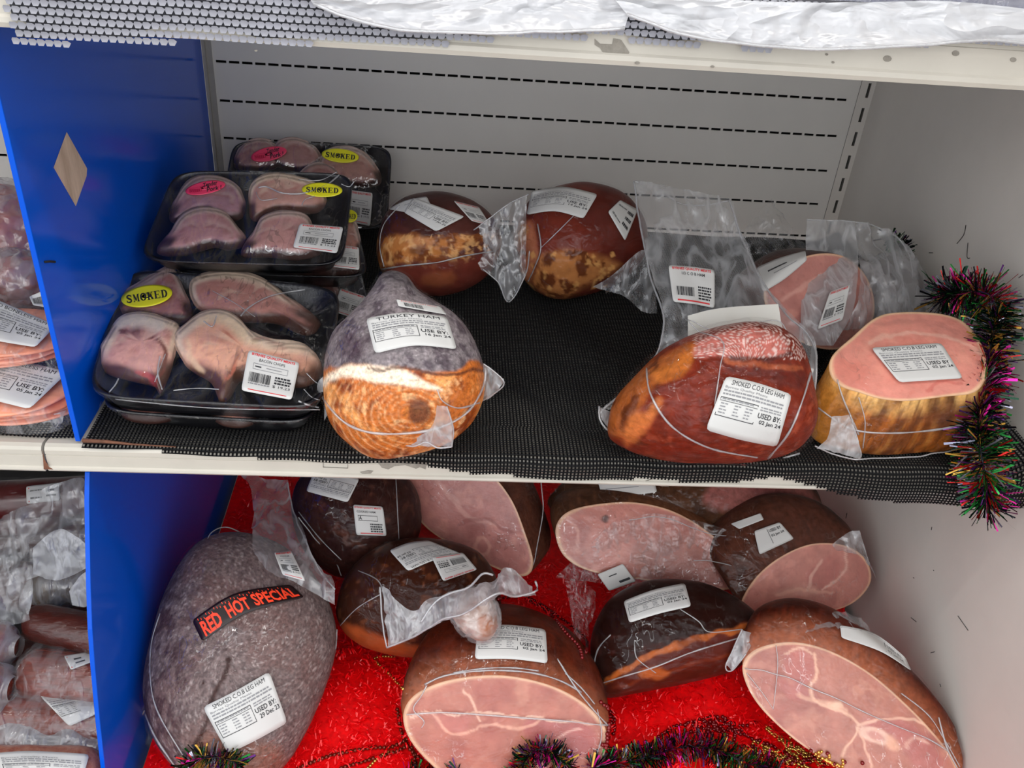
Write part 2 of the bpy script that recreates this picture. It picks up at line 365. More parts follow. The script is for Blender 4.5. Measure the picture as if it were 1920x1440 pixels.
def serif_word(word, u, v, w, h, m=None):
    """wide fat-face serif capitals built from quads"""
    def st(P, W):   # stroke of varying width
        P = np.array(P, float); T = np.gradient(P, axis=0); T /= np.linalg.norm(T, axis=1, keepdims=True); Nn = np.stack([-T[:, 1], T[:, 0]], 1)*np.array(W)[:, None]/2
        A, B = P+Nn, P-Nn; return [[A[i], A[i+1], B[i+1], B[i]] for i in range(len(P)-1)]
    def rc(x0, y0, x1, y1): return [[(x0, y0), (x1, y0), (x1, y1), (x0, y1)]]
    def arc(cx, cy, rx, ry, a0, a1, n=14):
        a = np.linspace(a0, a1, n); return st([(cx+rx*math.cos(t), cy+ry*math.sin(t)) for t in a], [.10+.17*abs(math.cos(t)) for t in a])
    G = {'S': st(smooth([(.84, .30), (.72, .10), (.48, .05), (.24, .12), (.20, .28), (.40, .43), (.66, .56), (.80, .74), (.66, .92), (.44, .95), (.22, .88), (.12, .70)], 26, False), [.09+.16*math.sin(i/25*math.pi) for i in range(26)])+rc(.80, .04, .88, .34)+rc(.08, .66, .16, .97),
         'M': rc(.10, .05, .17, .95)+rc(.68, .05, .90, .95)+st([(.17, .05), (.48, .85)], [.24, .24])+st([(.72, .05), (.48, .85)], [.08, .08])+rc(.0, 0, .24, .08)+rc(.0, .92, .28, 1)+rc(.60, .92, 1.0, 1)+rc(.70, 0, 1.0, .08),
         'O': arc(.5, .5, .36, .44, 0, 2*math.pi, 26),
         'K': rc(.12, .04, .36, .96)+st([(.36, .58), (.80, .06)], [.08, .08])+st([(.50, .42), (.82, .94)], [.26, .26])+rc(.02, 0, .46, .07)+rc(.02, .93, .46, 1)+rc(.62, 0, .96, .07)+rc(.60, .93, 1.0, 1),
         'E': rc(.12, .04, .38, .96)+rc(.02, 0, .88, .09)+rc(.02, .91, .90, 1)+rc(.38, .46, .68, .54)+rc(.82, 0, .90, .28)+rc(.84, .70, .92, 1)+rc(.64, .36, .71, .64),
         'D': rc(.12, .04, .38, .96)+arc(.44, .5, .40, .44, -math.pi/2, math.pi/2)+rc(.02, 0, .48, .08)+rc(.02, .92, .48, 1)}
    out = []; cw = w/len(word)
    for i, ch in enumerate(word):
        for q in G[ch]: out.append(('p', np.array([(u+cw*(i+.04+.92*x), v+h*y) for x, y in q]), 0, 0, 1, 1, m or M_INK, 0, 0))
    return out
def lab_info(head, used, date, seed=1):
    it = []
    if head: it += [T_(head, .12, .04, .78, .085, M_INK, 0)]
    it += [T_('Byrnes Quality Meats', .05, .155, .62, .05, M_INKG)]+fine(.05, .225, .9, 2, .06, .028, seed)
    it += frame(.04, .36, .55, .34)+[Q_(.04, .42, .55, .008)]+fine(.07, .38, .48, 1, .05, .018, seed+1)
    it += fine(.07, .46, .10, 4, .055, .02, seed+2)+fine(.27, .46, .09, 4, .055, .02, seed+3)+fine(.43, .46, .10, 4, .055, .02, seed+4)+fine(.63, .37, .3, 2, .045, .02, seed+5)
    it += [T_(used, .62, .475, .33, .095, M_INK, .015), T_(date, .66, .60, .31, .09, M_INK, .015)]
    return it
def lab_price(name, seed=1, price=True):
    it = [T_('BYRNES QUALITY MEATS', .08, .03, .84, .075, M_INKR, .03)]
    if name: it += [T_(name, .24, .14, .5, .07, M_INK)]
    it += frame(.14, .27, .68, .15, .008, M_INKG)+[Q_(.18, .33, .12, .03), Q_(.4, .335, .3, .018, M_INKG)]
    it += bars(.10, .50, .42, .24, seed)+fine(.10, .76, .42, 1, .1, .03, seed)+fine(.60, .50, .32, 3, .07, .045, seed+2, M_INK)+[T_('$ 19.23', .58, .72, .34, .07, M_INK)]
    it += [Q_(.12, .92, .76, .02, M_INKR)]
    return it
def sticker(T, top, bot, items, trees=None, off=.0042, mat=None, name='label', oval=False, nu=18, nv=10, smoothn=3, dflt=None, label=None):
    tp = smooth(top, nu+1, False) if len(top) > 2 else np.array([np.array(top[0])*(1-t)+np.array(top[1])*t for t in np.linspace(0, 1, nu+1)])
    bt = smooth(bot, nu+1, False) if len(bot) > 2 else np.array([np.array(bot[0])*(1-t)+np.array(bot[1])*t for t in np.linspace(0, 1, nu+1)])
    G = np.zeros((nv+1, nu+1, 2)); Z = np.full((nv+1, nu+1), np.nan)
    for j in range(nv+1):
        for i in range(nu+1):
            q = tp[i]*(1-j/nv)+bt[i]*(j/nv); G[j, i] = q; h = hit(q[0], q[1], trees)
            if h is not None: Z[j, i] = np.dot(h-CP, FW)
    if np.all(np.isnan(Z)): Z[:] = dflt or 1.
    for _ in range(40):
        m = np.isnan(Z)
        if not m.any(): break
        P = np.pad(Z, 1, constant_values=np.nan); st = np.stack([P[:-2, 1:-1], P[2:, 1:-1], P[1:-1, :-2], P[1:-1, 2:]])
        cnt = (~np.isnan(st)).sum(0); av = np.where(cnt > 0, np.nansum(st, 0)/np.maximum(cnt, 1), np.nan); Z[m] = av[m]
    Z0 = Z.copy()
    for _ in range(smoothn):
        P = np.pad(Z, 1, mode='edge'); Z = (P[:-2, 1:-1]+P[2:, 1:-1]+P[1:-1, :-2]+P[1:-1, 2:]+2*Z)/6
    Z = Z-max(0, float((Z-Z0).max()))*.75-off
    def S(u, v, lift=0.):
        x = np.clip(u, 0, 1)*nu; y = np.clip(v, 0, 1)*nv; i = np.minimum(x.astype(int), nu-1); j = np.minimum(y.astype(int), nv-1); fx = (x-i); fy = (y-j)
        def L(A): return (A[j, i].T*(1-fx)*(1-fy)+A[j, i+1].T*fx*(1-fy)+A[j+1, i].T*(1-fx)*fy+A[j+1, i+1].T*fx*fy).T
        q = L(G); z = L(Z)-lift
        d = FW+RT*((q[:, :1]-960)/FPX)+UP*((720-q[:, 1:])/FPX)
        return CP+d*z[:, None]
    if oval:
        V = [(.5, .5)]
        for r in np.linspace(.2, 1, 6): V += [(.5+.5*r*math.cos(a), .5+.5*r*math.sin(a)) for a in np.linspace(0, 2*math.pi, 40, endpoint=False)]
        V = np.array(V); F = [(0, 1+i, 1+(i+1) % 40) for i in range(40)]+[tuple(f) for f in gridF(6, 40, True, 1)]
    else:
        uu, vv = np.meshgrid(np.linspace(0, 1, nu+1), np.linspace(0, 1, nv+1)); V = np.stack([uu.ravel(), vv.ravel()], 1)
        # rounded corners
        for cu_, cv_ in ((0, 0), (1, 0), (0, 1), (1, 1)):
            k = np.argmin(np.hypot(V[:, 0]-cu_, V[:, 1]-cv_)); V[k] += ((.5-cu_)*.03, (.5-cv_)*.05)
        F = gridF(nv+1, nu+1)
    po = mesh(name, S(V[:, 0], V[:, 1]), F, mat or M_PAPER, T, solid=.0003, label=label)
    if not items: return po
    VV = []; FF = []; MI = []; ms = []; n0 = 0
    for k, s, u, v, w, h, m, b, sh in items:
        if k == 't': A, f = text2d(s, b, sh)
        elif k == 'p': A, f = s, [(0, 1, 2, 3)]
        else:
            nn = max(1, int(w*12)); A = np.array([(i/nn, j) for j in (0, 1) for i in range(nn+1)]); f = [(i, i+1, nn+2+i, nn+1+i) for i in range(nn)]
        VV.append(np.stack([u+A[:, 0]*w, v+A[:, 1]*h], 1)); FF += [tuple(i+n0 for i in q) for q in f]; n0 += len(A)
        if m not in ms: ms.append(m)
        MI += [ms.index(m)]*len(f)
    VV = np.vstack(VV); P = S(VV[:, 0], VV[:, 1], .0006)
    mesh('lettering', P, FF, ms, po, sm=False, mi=MI)
    return po
def rect(cx, cy, w, h, deg):
    a = math.radians(deg); c, s = math.cos(a), math.sin(a)
    P = [(cx+x*c-y*s, cy+x*s+y*c) for x, y in ((-w/2, -h/2), (w/2, -h/2), (w/2, h/2), (-w/2, h/2))]
    return (P[0], P[1]), (P[3], P[2])

# ------------------------------------------------------------------ loose bag sheets
def sheet(T, A, B, mat, nu=44, nv=30, cr=.004, sc=30, seed=1, name='bag', reg=True, fold=0., thick=0):
    """sheet of film between two edge curves; points are (px, py, Y depth of the point in the cabinet)"""
    def cv(C): C = smooth(C, nu, False); return np.array([onY(x, y, d) for x, y, d in C])
    a = cv(A); b = cv(B); t = np.linspace(0, 1, nv)[:, None, None]
    V = (a[None]*(1-t)+b[None]*t).reshape(-1, 3); F = gridF(nv, nu)
    N = normals(V, F)
    n1 = fbm(V*[1.6, .8, 1], sc, seed, 3); w = (1-np.abs(n1-.5)*4).clip(-1, 1)
    w = w+.5*(fbm(V, sc*2.7, seed+7, 2)-.5)
    if fold: w = w+fold*np.sin(np.tile(np.linspace(0, 1, nu), nv)*math.pi*6+4*vn(V, 9, seed))
    V = V+N*(w*cr)[:, None]
    if reg is True: tr = surf(V, F)
    o = mesh(name, V, F, mat, T, solid=thick)
    return (o, tr) if reg is True else (o, None)
def edge(T, C, r=.0010, name='bag_edge', mat=None):
    P = np.array([onY(x, y, d-.001) for x, y, d in smooth(C, 40, False)]); P += (np.stack([vn(P, 60, 1), vn(P, 60, 2), vn(P, 60, 3)], 1)-.5)*.002
    V, F = tube(P, r, 5); mesh(name, V, F, mat or F_SEAM_HIGHLIGHT, T)

# ================================================================== THE SETTING
def struct(name, V, F, mat, sm=False, col=None, label=None): o = mesh(name, V, F, mat, None, sm=sm, col=col); o['kind'] = 'structure'; o['label'] = label or name; return o
def slotted(x0, x1, z0, z1, xs, zs, y):
    """sheet in the plane Y=y with real openings: xs list of (a,b) slot spans, zs list of (a,b)"""
    X = sorted({x0, x1}|{v for s in xs for v in s}); Z = sorted({z0, z1}|{v for s in zs for v in s})
    V = [(x, y, z) for z in Z for x in X]; F = []; n = len(X)
    xo = {round(a, 5) for a, b in xs}; zo = {round(a, 5) for a, b in zs}
    for j in range(len(Z)-1):
        for i in range(n-1):
            if round(X[i], 5) in xo and round(Z[j], 5) in zo: continue
            F.append((j*n+i, j*n+i+1, (j+1)*n+i+1, (j+1)*n+i))
    return V, F
XL, XR = onY(405, 115, D)[0], onY(1591, 187, D)[0]
XN = -.62
rows = [.2208+.05635*k for k in range(3, -9, -1)]
per = (XR-XL)/51.; xs = [(XL+per*i, XL+per*i+per*.80) for i in range(51)]
V, F = slotted(XL-.004, XR+.012, FLOOR-.1, .62, xs, [(z-.0018, z+.0018) for z in rows], D)
wb = struct('wall_back', V, F, M_BACK, label='grey white slotted back panel of the display cabinet'); s = wb.modifiers.new('t', 'SOLIDIFY'); s.thickness = .0015; s.offset = 1
V, F = boxes([((-.75, D+.018, FLOOR-.1), (1.1, D+.03, .62))]); struct('wall_behind_slots', V, F, M_DARK, label='dark void behind the slotted panel')
# left upright (plain) and right upright (slotted)
V, F = boxes([((0, D-.004, FLOOR-.1), (XL-.004, D+.002, .62)), ((.0, D-.010, FLOOR-.1), (.004, D, .62))]); struct('trim_1', V, F, M_POST, label='grey steel upright beside the blue divider')
pz = [(z-.011, z+.011) for z in np.arange(-.40, .62, .0375)]
V, F = slotted(XR+.012, 1.0, FLOOR-.1, .62, [(XR+.023, XR+.0275)], pz, D-.004)
o = struct('trim_2', V, F, M_SIDE, label='slotted white upright in the right back corner'); s = o.modifiers.new('t', 'SOLIDIFY'); s.thickness = .0015
V, F = boxes([((1.0, -.45, FLOOR-.3), (1.012, D+.02, .95))]); wr_ = struct('wall_right', V, F, M_SIDE, label='cream inner side panel of the cabinet at the right'); WR = surf(V, F)
V, F = boxes([((XN-.3, -.42, 1.17), (1.3, D+.03, 1.30)), ((XN-.3, -.42, 1.10), (1.3, -.40, 1.18))]); struct('hood_blocker', V, F, prin('hood_blocker_grey', (120, 118, 114), .6), label='unseen hood added to block light from above, tube lamp below')  # hood out of view, added to block overhead light and darken reflections
V, F = boxes([((-4, -6, -1.25), (5, D, -1.22))]); struct('floor_blocker', V, F, prin('floor_blocker_grey', (150, 146, 140), .3), label='unseen shop floor added to block light from below')  # out of view, added to keep light from coming up from below
V, F = boxes([((XN-.3, -.36, -1.22), (1.3, -.32, FLOOR-.02)), ((XN-.3, -.36, FLOOR-.04), (1.3, -.30, FLOOR+.015))]); struct('trim_3', V, F, M_WHITE, label='white front base of the cabinet')
V, F = boxes([((-.8, -.32, FLOOR-.04), (1.01, D+.02, FLOOR-.03))]); struct('floor', V, F, M_WHITE, label='white lower deck of the cabinet')
# neighbouring bay at the left
zr = [onY(12, 222, D)[2], onY(12, 291, D)[2]]
xs = [(-.004-.0168*(i+1), -.004-.0168*i-.0034) for i in range(30)]; xs = xs[::-1]
V, F = slotted(XN, 0, FLOOR-.1, .62, xs, [(z-.0018, z+.0018) for z in sorted(zr+[zr[0]+.056, zr[1]-.056, zr[1]-.112])], D)
o = struct('wall_back_neighbour', V, F, M_BACK, label='slotted back panel of the neighbouring bay')
V, F = boxes([((XN-.01, -.3, FLOOR-.1), (XN, D, .62))]); struct('wall_left', V, F, M_SIDE, label='far side panel of the neighbouring bay')
# scratches on the right side wall
def scratch(pts, w=.0012):
    P = [onX(x, y, .9994) for x, y in pts]; P = smooth(P, 8, False); V, F = tube(P, w*.5, 4); return V, F
SV = []; SF = []
for pts in ([(1811, 422), (1807, 440), (1794, 457)], [(1815, 455), (1813, 482), (1818, 484)], [(1742, 474), (1749, 474)], [(1588, 962), (1586, 972)], [(1747, 988), (1746, 994)], [(1708, 1158), (1718, 1166)], [(1752, 1222), (1745, 1224)], [(1762, 1282), (1764, 1288)], [(1712, 1083), (1714, 1084)], [(1750, 1069), (1751, 1070)], [(1796, 1155), (1815, 1182)], [(1918, 515), (1910, 521)]):
    v, f = scratch(pts, .0009); SF += [tuple(i+sum(len(a) for a in SV) for i in q) for q in f]; SV.append(v)
mesh('scratch_marks', np.vstack(SV), SF, M_DARK, wr_, kind='stuff')

# ------------------------------------------------------------------ blue divider panels
def panel(name, prof, x0, x1, label):
    n = len(prof); V = [(x, y, z) for x in (x0, x1) for y, z in prof]
    F = [tuple(range(n))[::-1], tuple(range(n, 2*n))]+[(i, (i+1) % n, n+(i+1) % n, n+i) for i in range(n)]
    T = thing(name, (x0, prof[0][0], min(p[1] for p in prof)), label, 'divider')
    m = mesh('panel', V, F, M_BLUE, T, sm=False); b = m.modifiers.new('b', 'BEVEL'); b.width = .0008; b.segments = 2; b.limit_method = 'ANGLE'
    surf(V, F); return T
PU = panel('divider_panel', [(.004, .003), (D-.012, .003), (D-.012, .392), (.003, .392)], -.005, 0, 'glossy blue divider panel above the middle shelf with a worn diamond sticker')
pr = [onX(x, y, 0)[1:] for x, y in ((168, 885), (167, 940), (168, 1000), (169, 1050), (170, 1100), (173, 1180), (178, 1250), (187, 1350), (197, 1440), (212, 1560))]
PL = panel('divider_panel', [(D-.012, FLOOR-.02)]+[(D-.012, -.036)]+[(a, min(b, -.036)) for a, b in pr]+[(pr[-1][0], FLOOR-.02)], -.005, 0, 'blue divider panel with a curved front edge under the middle shelf')
dia = [onX(x, y, .0006) for x, y in ((125, 248), (163, 316), (162, 330), (142, 386), (101, 314))]
mesh('sticker_residue', dia, [(0, 1, 2, 3, 4)], M_STICK, PU, sm=False, solid=.0004, label='worn beige diamond sticker')
V, F = tube([onX(x, y, .0008) for x, y in ((84, 491), (93, 490), (103, 491))], .0011, 5); mesh('black_mark', V, F, M_DARK, PU)

# ------------------------------------------------------------------ shelves
def lipshelf(name, x0, x1, zt0, zt1, yf, h, label, groove=True, depth=.6, b0=None, b1=None):
    """white steel shelf with a rolled front lip; zt may differ at both ends"""
    # profile (y, z) relative to front top edge
    pr = [(depth, 0), (.012, 0), (.004, .0008), (0, -.001), (-.002, -.004), (-.002, -h*.30), (-.0012, -h*.31), (-.0012, -h*.36), (-.002, -h*.37), (-.002, -h*.80), (-.0038, -h*.84), (-.0044, -h*.92), (-.003, -h), (.002, -h), (.004, -h*.6), (.006, -.008), (depth, -.008)]
    xs = np.linspace(x0, x1, 12); V = []
    for x in xs:
        t = (x-x0)/(x1-x0); z = zt0*(1-t)+zt1*t
        V += [(x, yf+a, z+b) for a, b in pr]
    n = len(pr); F = gridF(12, n, True).tolist()+[tuple(range(n))[::-1], tuple(11*n+i for i in range(n))]
    T = thing(name, ((x0+x1)/2, yf, zt0-h), label, 'shelf'); m = mesh('shelf_board', V, F, M_WHITE, T, sm=False)
    surf(V, F); return T
zb_l = onY(150, 884, -.004)[2]; zb_r = onY(1500, 924, -.004)[2]
XS = onY(84, 862, -.003)[0]
MS = lipshelf('shelf', XS+.0012, 1.0, -.0004, -.0004, 0, -zb_l+.0004, 'white middle shelf with scuffed front lip, carrying smoked meats')
NS = lipshelf('shelf', XN, XS-.0018, -.0004, -.0004, 0, -zb_l+.001, 'white shelf of the neighbouring bay at the left, chipped joint')
uz0 = onY(0, 50, -.012)[2]; uz1 = onY(1920, 169, -.012)[2]; ux0 = onY(0, 50, -.012)[0]; ux1 = onY(1920, 169, -.012)[0]
def uzb(x): return uz0+(uz1-uz0)*(x-ux0)/(ux1-ux0)
UH = .047
US = lipshelf('shelf', -.3, 1.0, uzb(-.3)+UH, uzb(1.0)+UH, -.010, UH, 'white upper shelf with dented front lip under the plastic bags')
def patchY(px, Y, mat, T, name, solid=.0003, lift=0):
    P = [onY(x, y, Y) for x, y in px]; return mesh(name, P, [tuple(range(len(P)))], mat, T, sm=False, solid=solid)
patchY([(703, 860), (740, 862), (797, 862), (800, 868), (798, 880), (787, 876), (780, 879), (760, 872), (740, 874), (728, 880), (716, 877)], -.0024, M_GRIME, MS, 'scuff')
patchY([(675, 885), (690, 882), (700, 883), (695, 888), (680, 889)], -.0024, M_GRIME, MS, 'scuff')
for q in ([(606, 858), (652, 860), (652, 878), (606, 876)], [(1207, 903), (1240, 893), (1253, 897), (1253, 912), (1240, 911)]):
    V, F = tube([onY(x, y, -.0024) for x, y in q+[q[0]]], .0004, 4); mesh('pencil_outline', V, F, M_GRIME, MS)
V, F = tube([onY(x, y, -.0006) for x, y in ((155, 826), (200, 828), (250, 833), (330, 838))], [.0022, .0018, .001, .0005], 6); mesh('rust_streak', V, F, M_RUST, MS)
patchY([(80, 846), (84, 862), (92, 876), (100, 880), (82, 880)], -.0042, M_RUST, MS, 'chipped_corner')
patchY([(1115, 73), (1125, 82), (1148, 83), (1150, 72), (1165, 75), (1180, 98), (1176, 107), (1155, 107), (1130, 98), (1125, 90), (1115, 84)], -.0124, M_GRIME, US, 'scuff')
for q in ((1664, 110, 8), (1792, 100, 7), (1900, 112, 6), (1550, 102, 3), (1562, 117, 3)):
    patchY([(q[0]+q[2]*math.cos(a), q[1]+q[2]*.75*math.sin(a)) for a in np.linspace(0, 6.28, 10)[:-1]], -.0124, M_GRIME, US, 'paint_chip')
for q in ((1336, 125, 4), (1195, 118, 5), (160*3, 95, 3)):
    patchY([(q[0]+q[2]*math.cos(a), q[1]+q[2]*.6*math.sin(a)) for a in np.linspace(0, 6.28, 8)[:-1]], -.015, M_GRIME, US, 'paint_chip')

# ------------------------------------------------------------------ rubber liners (open mesh)
def hang(pts, Y):
    P = np.array([onY(x, y, Y) for x, y in pts]); return P[:, 0], P[:, 2]
def net(name, fn, nx, ns, keep, mat, label, cat, hole=.47, lift=.0010):
    """open rubber mesh: every cell is a ring of four sloping strands around a real hole"""
    I, J = np.meshgrid(np.arange(nx+1), np.arange(ns+1)); G = fn(I.ravel().astype(float), J.ravel().astype(float))
    ci, cj = np.meshgrid(np.arange(nx), np.arange(ns)); ci = ci.ravel(); cj = cj.ravel(); k = keep(ci, cj); ci = ci[k]; cj = cj[k]
    W = nx+1; q = np.stack([cj*W+ci, cj*W+ci+1, (cj+1)*W+ci+1, (cj+1)*W+ci], 1); c = G[q].mean(1)
    a = G[q[:, 1]]-G[q[:, 0]]; b = G[q[:, 3]]-G[q[:, 0]]; N = np.cross(a, b); N /= np.linalg.norm(N, axis=1, keepdims=True)+1e-12
    nV = len(G); inn = []; 
    for s in range(4): inn.append(c+(G[q[:, s]]-c)*hole-N*lift)
    V = np.vstack([G]+inn); n = len(ci); F = []
    for s in range(4):
        t = (s+1) % 4; F.append(np.stack([q[:, s], q[:, t], nV+t*n+np.arange(n), nV+s*n+np.arange(n)], 1))
    F = np.vstack(F); used = np.unique(F); m = np.full(len(V), -1); m[used] = np.arange(len(used))
    o = mesh(name, V[used], m[F], mat, None, sm=False); tagit(o, label, cat); return o
P1 = .0037
hx, hz = hang([(140, 842), (200, 842), (300, 850), (430, 858), (560, 864), (700, 868), (800, 874), (870, 886), (950, 893), (1040, 901), (1140, 903), (1230, 896), (1300, 906), (1380, 905), (1450, 892), (1500, 905), (1580, 928), (1680, 938), (1800, 943), (1950, 950)], -.006)
def mid_liner(I, J):
    x = .002+I*P1; L = np.interp(x, hx, -hz)   # hang length below the shelf top at this x
    s = .60-J*P1
    out = np.zeros((len(I), 3)); out[:, 0] = x+.002*np.sin(x*40)*(s < .05)
    bulge = .002+.010*ss(.7, 1.0, x)*np.sin(np.clip(-s, 0, .05)/.05*3.14)+.0015*np.sin(x*55)
    out[:, 1] = np.where(s > 0, s, -bulge-.004); out[:, 2] = np.where(s > 0, .0016+.0012*np.sin(x*31+s*20)*ss(.0, .05, s)**2, s)
    r = .006; m = np.abs(s) < r; a = (s[m]+r)/(2*r)*math.pi/2
    out[m, 1] = -bulge[m]-.004+(r+bulge[m]+.004)*(1-np.cos(a)); out[m, 2] = -r+(r+.0016)*np.sin(a)
    out[:, 2] += ss(.955, 1.0, x)*.02*(s > -.02)
    return out
nx = int(.995/P1); nsr = int((.60+.06)/P1)
def mk(ci, cj):
    x = .002+ci*P1; s = .60-(cj+.5)*P1; return s > -np.interp(x, hx, -hz)
net('shelf_liner', mid_liner, nx, nsr, mk, M_MESH, 'black open rubber mesh liner covering the middle shelf and drooping over its lip', 'liner')
def nb_liner(I, J):
    x = -.008-I*P1; s = .5-J*P1; o = np.stack([x, s, np.where(s < .004, .0012, .0018+.0008*np.sin(x*60+s*40))], 1); return o
net('shelf_liner', nb_liner, 120, int(.49/P1), lambda ci, cj: ci >= 0, M_MESH, 'black rubber mesh liner under the sliced ham packs in the left bay', 'liner')
# upper, grey knobbly liner
hx2, hz2 = hang([(25, 80), (100, 82), (300, 79), (500, 81), (600, 80), (650, 76), (740, 83), (820, 84), (900, 74), (1000, 68), (1080, 72), (1130, 64), (1200, 80), (1260, 86), (1340, 82), (1420, 92), (1480, 92), (1540, 90), (1700, 84), (1800, 80), (1930, 84)], -.016)
KV = []; KF = []; px_ = .0062; pz_ = .0056; k0 = 0
oct_ = np.array([(-1, -.1, .15), (-.55, -.9, .85), (.55, -.9, .85), (1, -.1, .15), (.55, -.8, -.85), (-.55, -.8, -.85), (0, -1.25, 0)])
oF = [(6, 1, 2), (6, 2, 3), (6, 3, 4), (6, 4, 5), (6, 5, 0), (6, 0, 1), (0, 1, 2, 3), (0, 3, 4, 5)]
xa = onY(22, 40, -.016)[0]
for i in range(int((1.0-xa)/px_)):
    for j in range(26):
        x = xa+i*px_+(px_/2 if j % 2 else 0)+.0012*math.sin(j*.9+i*.1); zt = uzb(x)+UH+.002
        z = zt-.001-j*pz_; yy = -.0145-.003*abs(math.sin(x*19))
        if z < np.interp(x, hx2, hz2): continue
        KV.append(np.array([x, yy, z])+oct_*np.array([px_*.54, .0024, pz_*.50])); KF += [tuple(a+k0 for a in f) for f in oF]; k0 += 7
        if j < 20:   # the part lying on the shelf top
            KV.append(np.array([x, -.012+j*pz_, zt+.001])+oct_[:, [0, 2, 1]]*np.array([px_*.54, pz_*.5, -.0018])); KF += [tuple(a+k0 for a in f) for f in oF]; k0 += 7
xq = np.arange(xa, 1.0, px_/2); WVv = []
for x in xq:
    zb_ = float(np.interp(x, hx2, hz2))+.0035; zt = uzb(x)+UH+.0015; yy = -.0122-.003*abs(math.sin(x*19))
    WVv += [(x, .10, zt), (x, yy+.004, zt), (x, yy, zt-.004), (x, yy, max(zb_, uzb(x)-.06))]
nW = len(KV); wv = np.array(WVv); KF += [tuple(int(a)+k0 for a in f) for f in gridF(len(xq), 4)]; KMI = [0]*(len(KF)-len(gridF(len(xq), 4)))+[1]*len(gridF(len(xq), 4)); KV.append(wv)
o = mesh('shelf_liner', np.vstack(KV), KF, [M_MESHG, prin('grey_rubber_web', (66, 66, 72), .7)], mi=KMI); tagit(o, 'pale grey knobbly rubber liner hanging over the lip of the upper shelf', 'liner')

# ------------------------------------------------------------------ bags and packs on the upper shelf
def upper_bag(A, B, label, seed, nm='plastic_bag'):
    T = thing(nm, onY(A[0][0], max(A[0][1], 0), -.02), label, 'bag', 'white bags on the upper shelf')
    sheet(T, A, B, F_WHITE, 60, 26, .0032, 26, seed, 'bag_front', reg=False)
    edge(T, B, .0014); return T
upper_bag([(560, -30, -.018), (700, -34, -.018), (900, -40, -.018), (1200, -40, -.018)], [(590, 6, -.030), (645, 30, -.032), (720, 51, -.034), (850, 62, -.036), (960, 61, -.036), (1080, 58, -.034), (1172, 52, -.032)], 'crinkled translucent white bag draped over the upper shelf lip, left one', 3)
upper_bag([(1130, -30, -.030), (1400, 0, -.030), (1600, 4, -.030), (1780, 2, -.030), (1990, 24, -.030)], [(1176, 26, -.034), (1240, 52, -.036), (1300, 68, -.038), (1400, 82, -.040), (1500, 92, -.041), (1540, 93, -.041), (1620, 90, -.040), (1700, 86, -.038), (1800, 78, -.036), (1870, 76, -.035), (1990, 88, -.034)], 'long crinkled translucent white bag over the right half of the upper shelf lip', 8)
M_UPK = prin('bluish_pack', (120, 122, 140), .35, var=.25, vscale=60, coat=.6, bump=.001, bscale=60)
for k, (pts, lb) in enumerate(((((930, -6), (1000, 10), (1100, 14), (1220, 14), (1300, 4), (1280, -40), (950, -40)), 'dark bluish sealed pack between the two white bags, upper shelf'),
                   (((1300, -30), (1290, 6), (1360, 16), (1480, 18), (1500, -30)), 'bluish sealed pack on the upper shelf above the hanging ham bag'),
                   (((1500, -30), (1510, 14), (1600, 20), (1700, 14), (1720, -30)), 'striped grey sealed pack on the upper shelf near the right'),
                   (((1730, -30), (1725, 8), (1800, 22), (1950, 34), (1960, -30)), 'grey sealed pack in the far right of the upper shelf'))):
    V, F = inflate(pts, onY(pts[2][0], pts[2][1], .05), nrm(50), .010, .02, N=60, La=8, Lb=5, disp=.002, seed=k)
    T = thing('sealed_pack', V.min(0)*[0, 0, 1]+V.mean(0)*[1, 1, 0], lb, 'pack', 'packs on the upper shelf'); mesh('pack_body', V, F, M_UPK, T)
    shell('bag', V, quads(F, V), F_CLEAR, T, .0025, .003, 50, k)

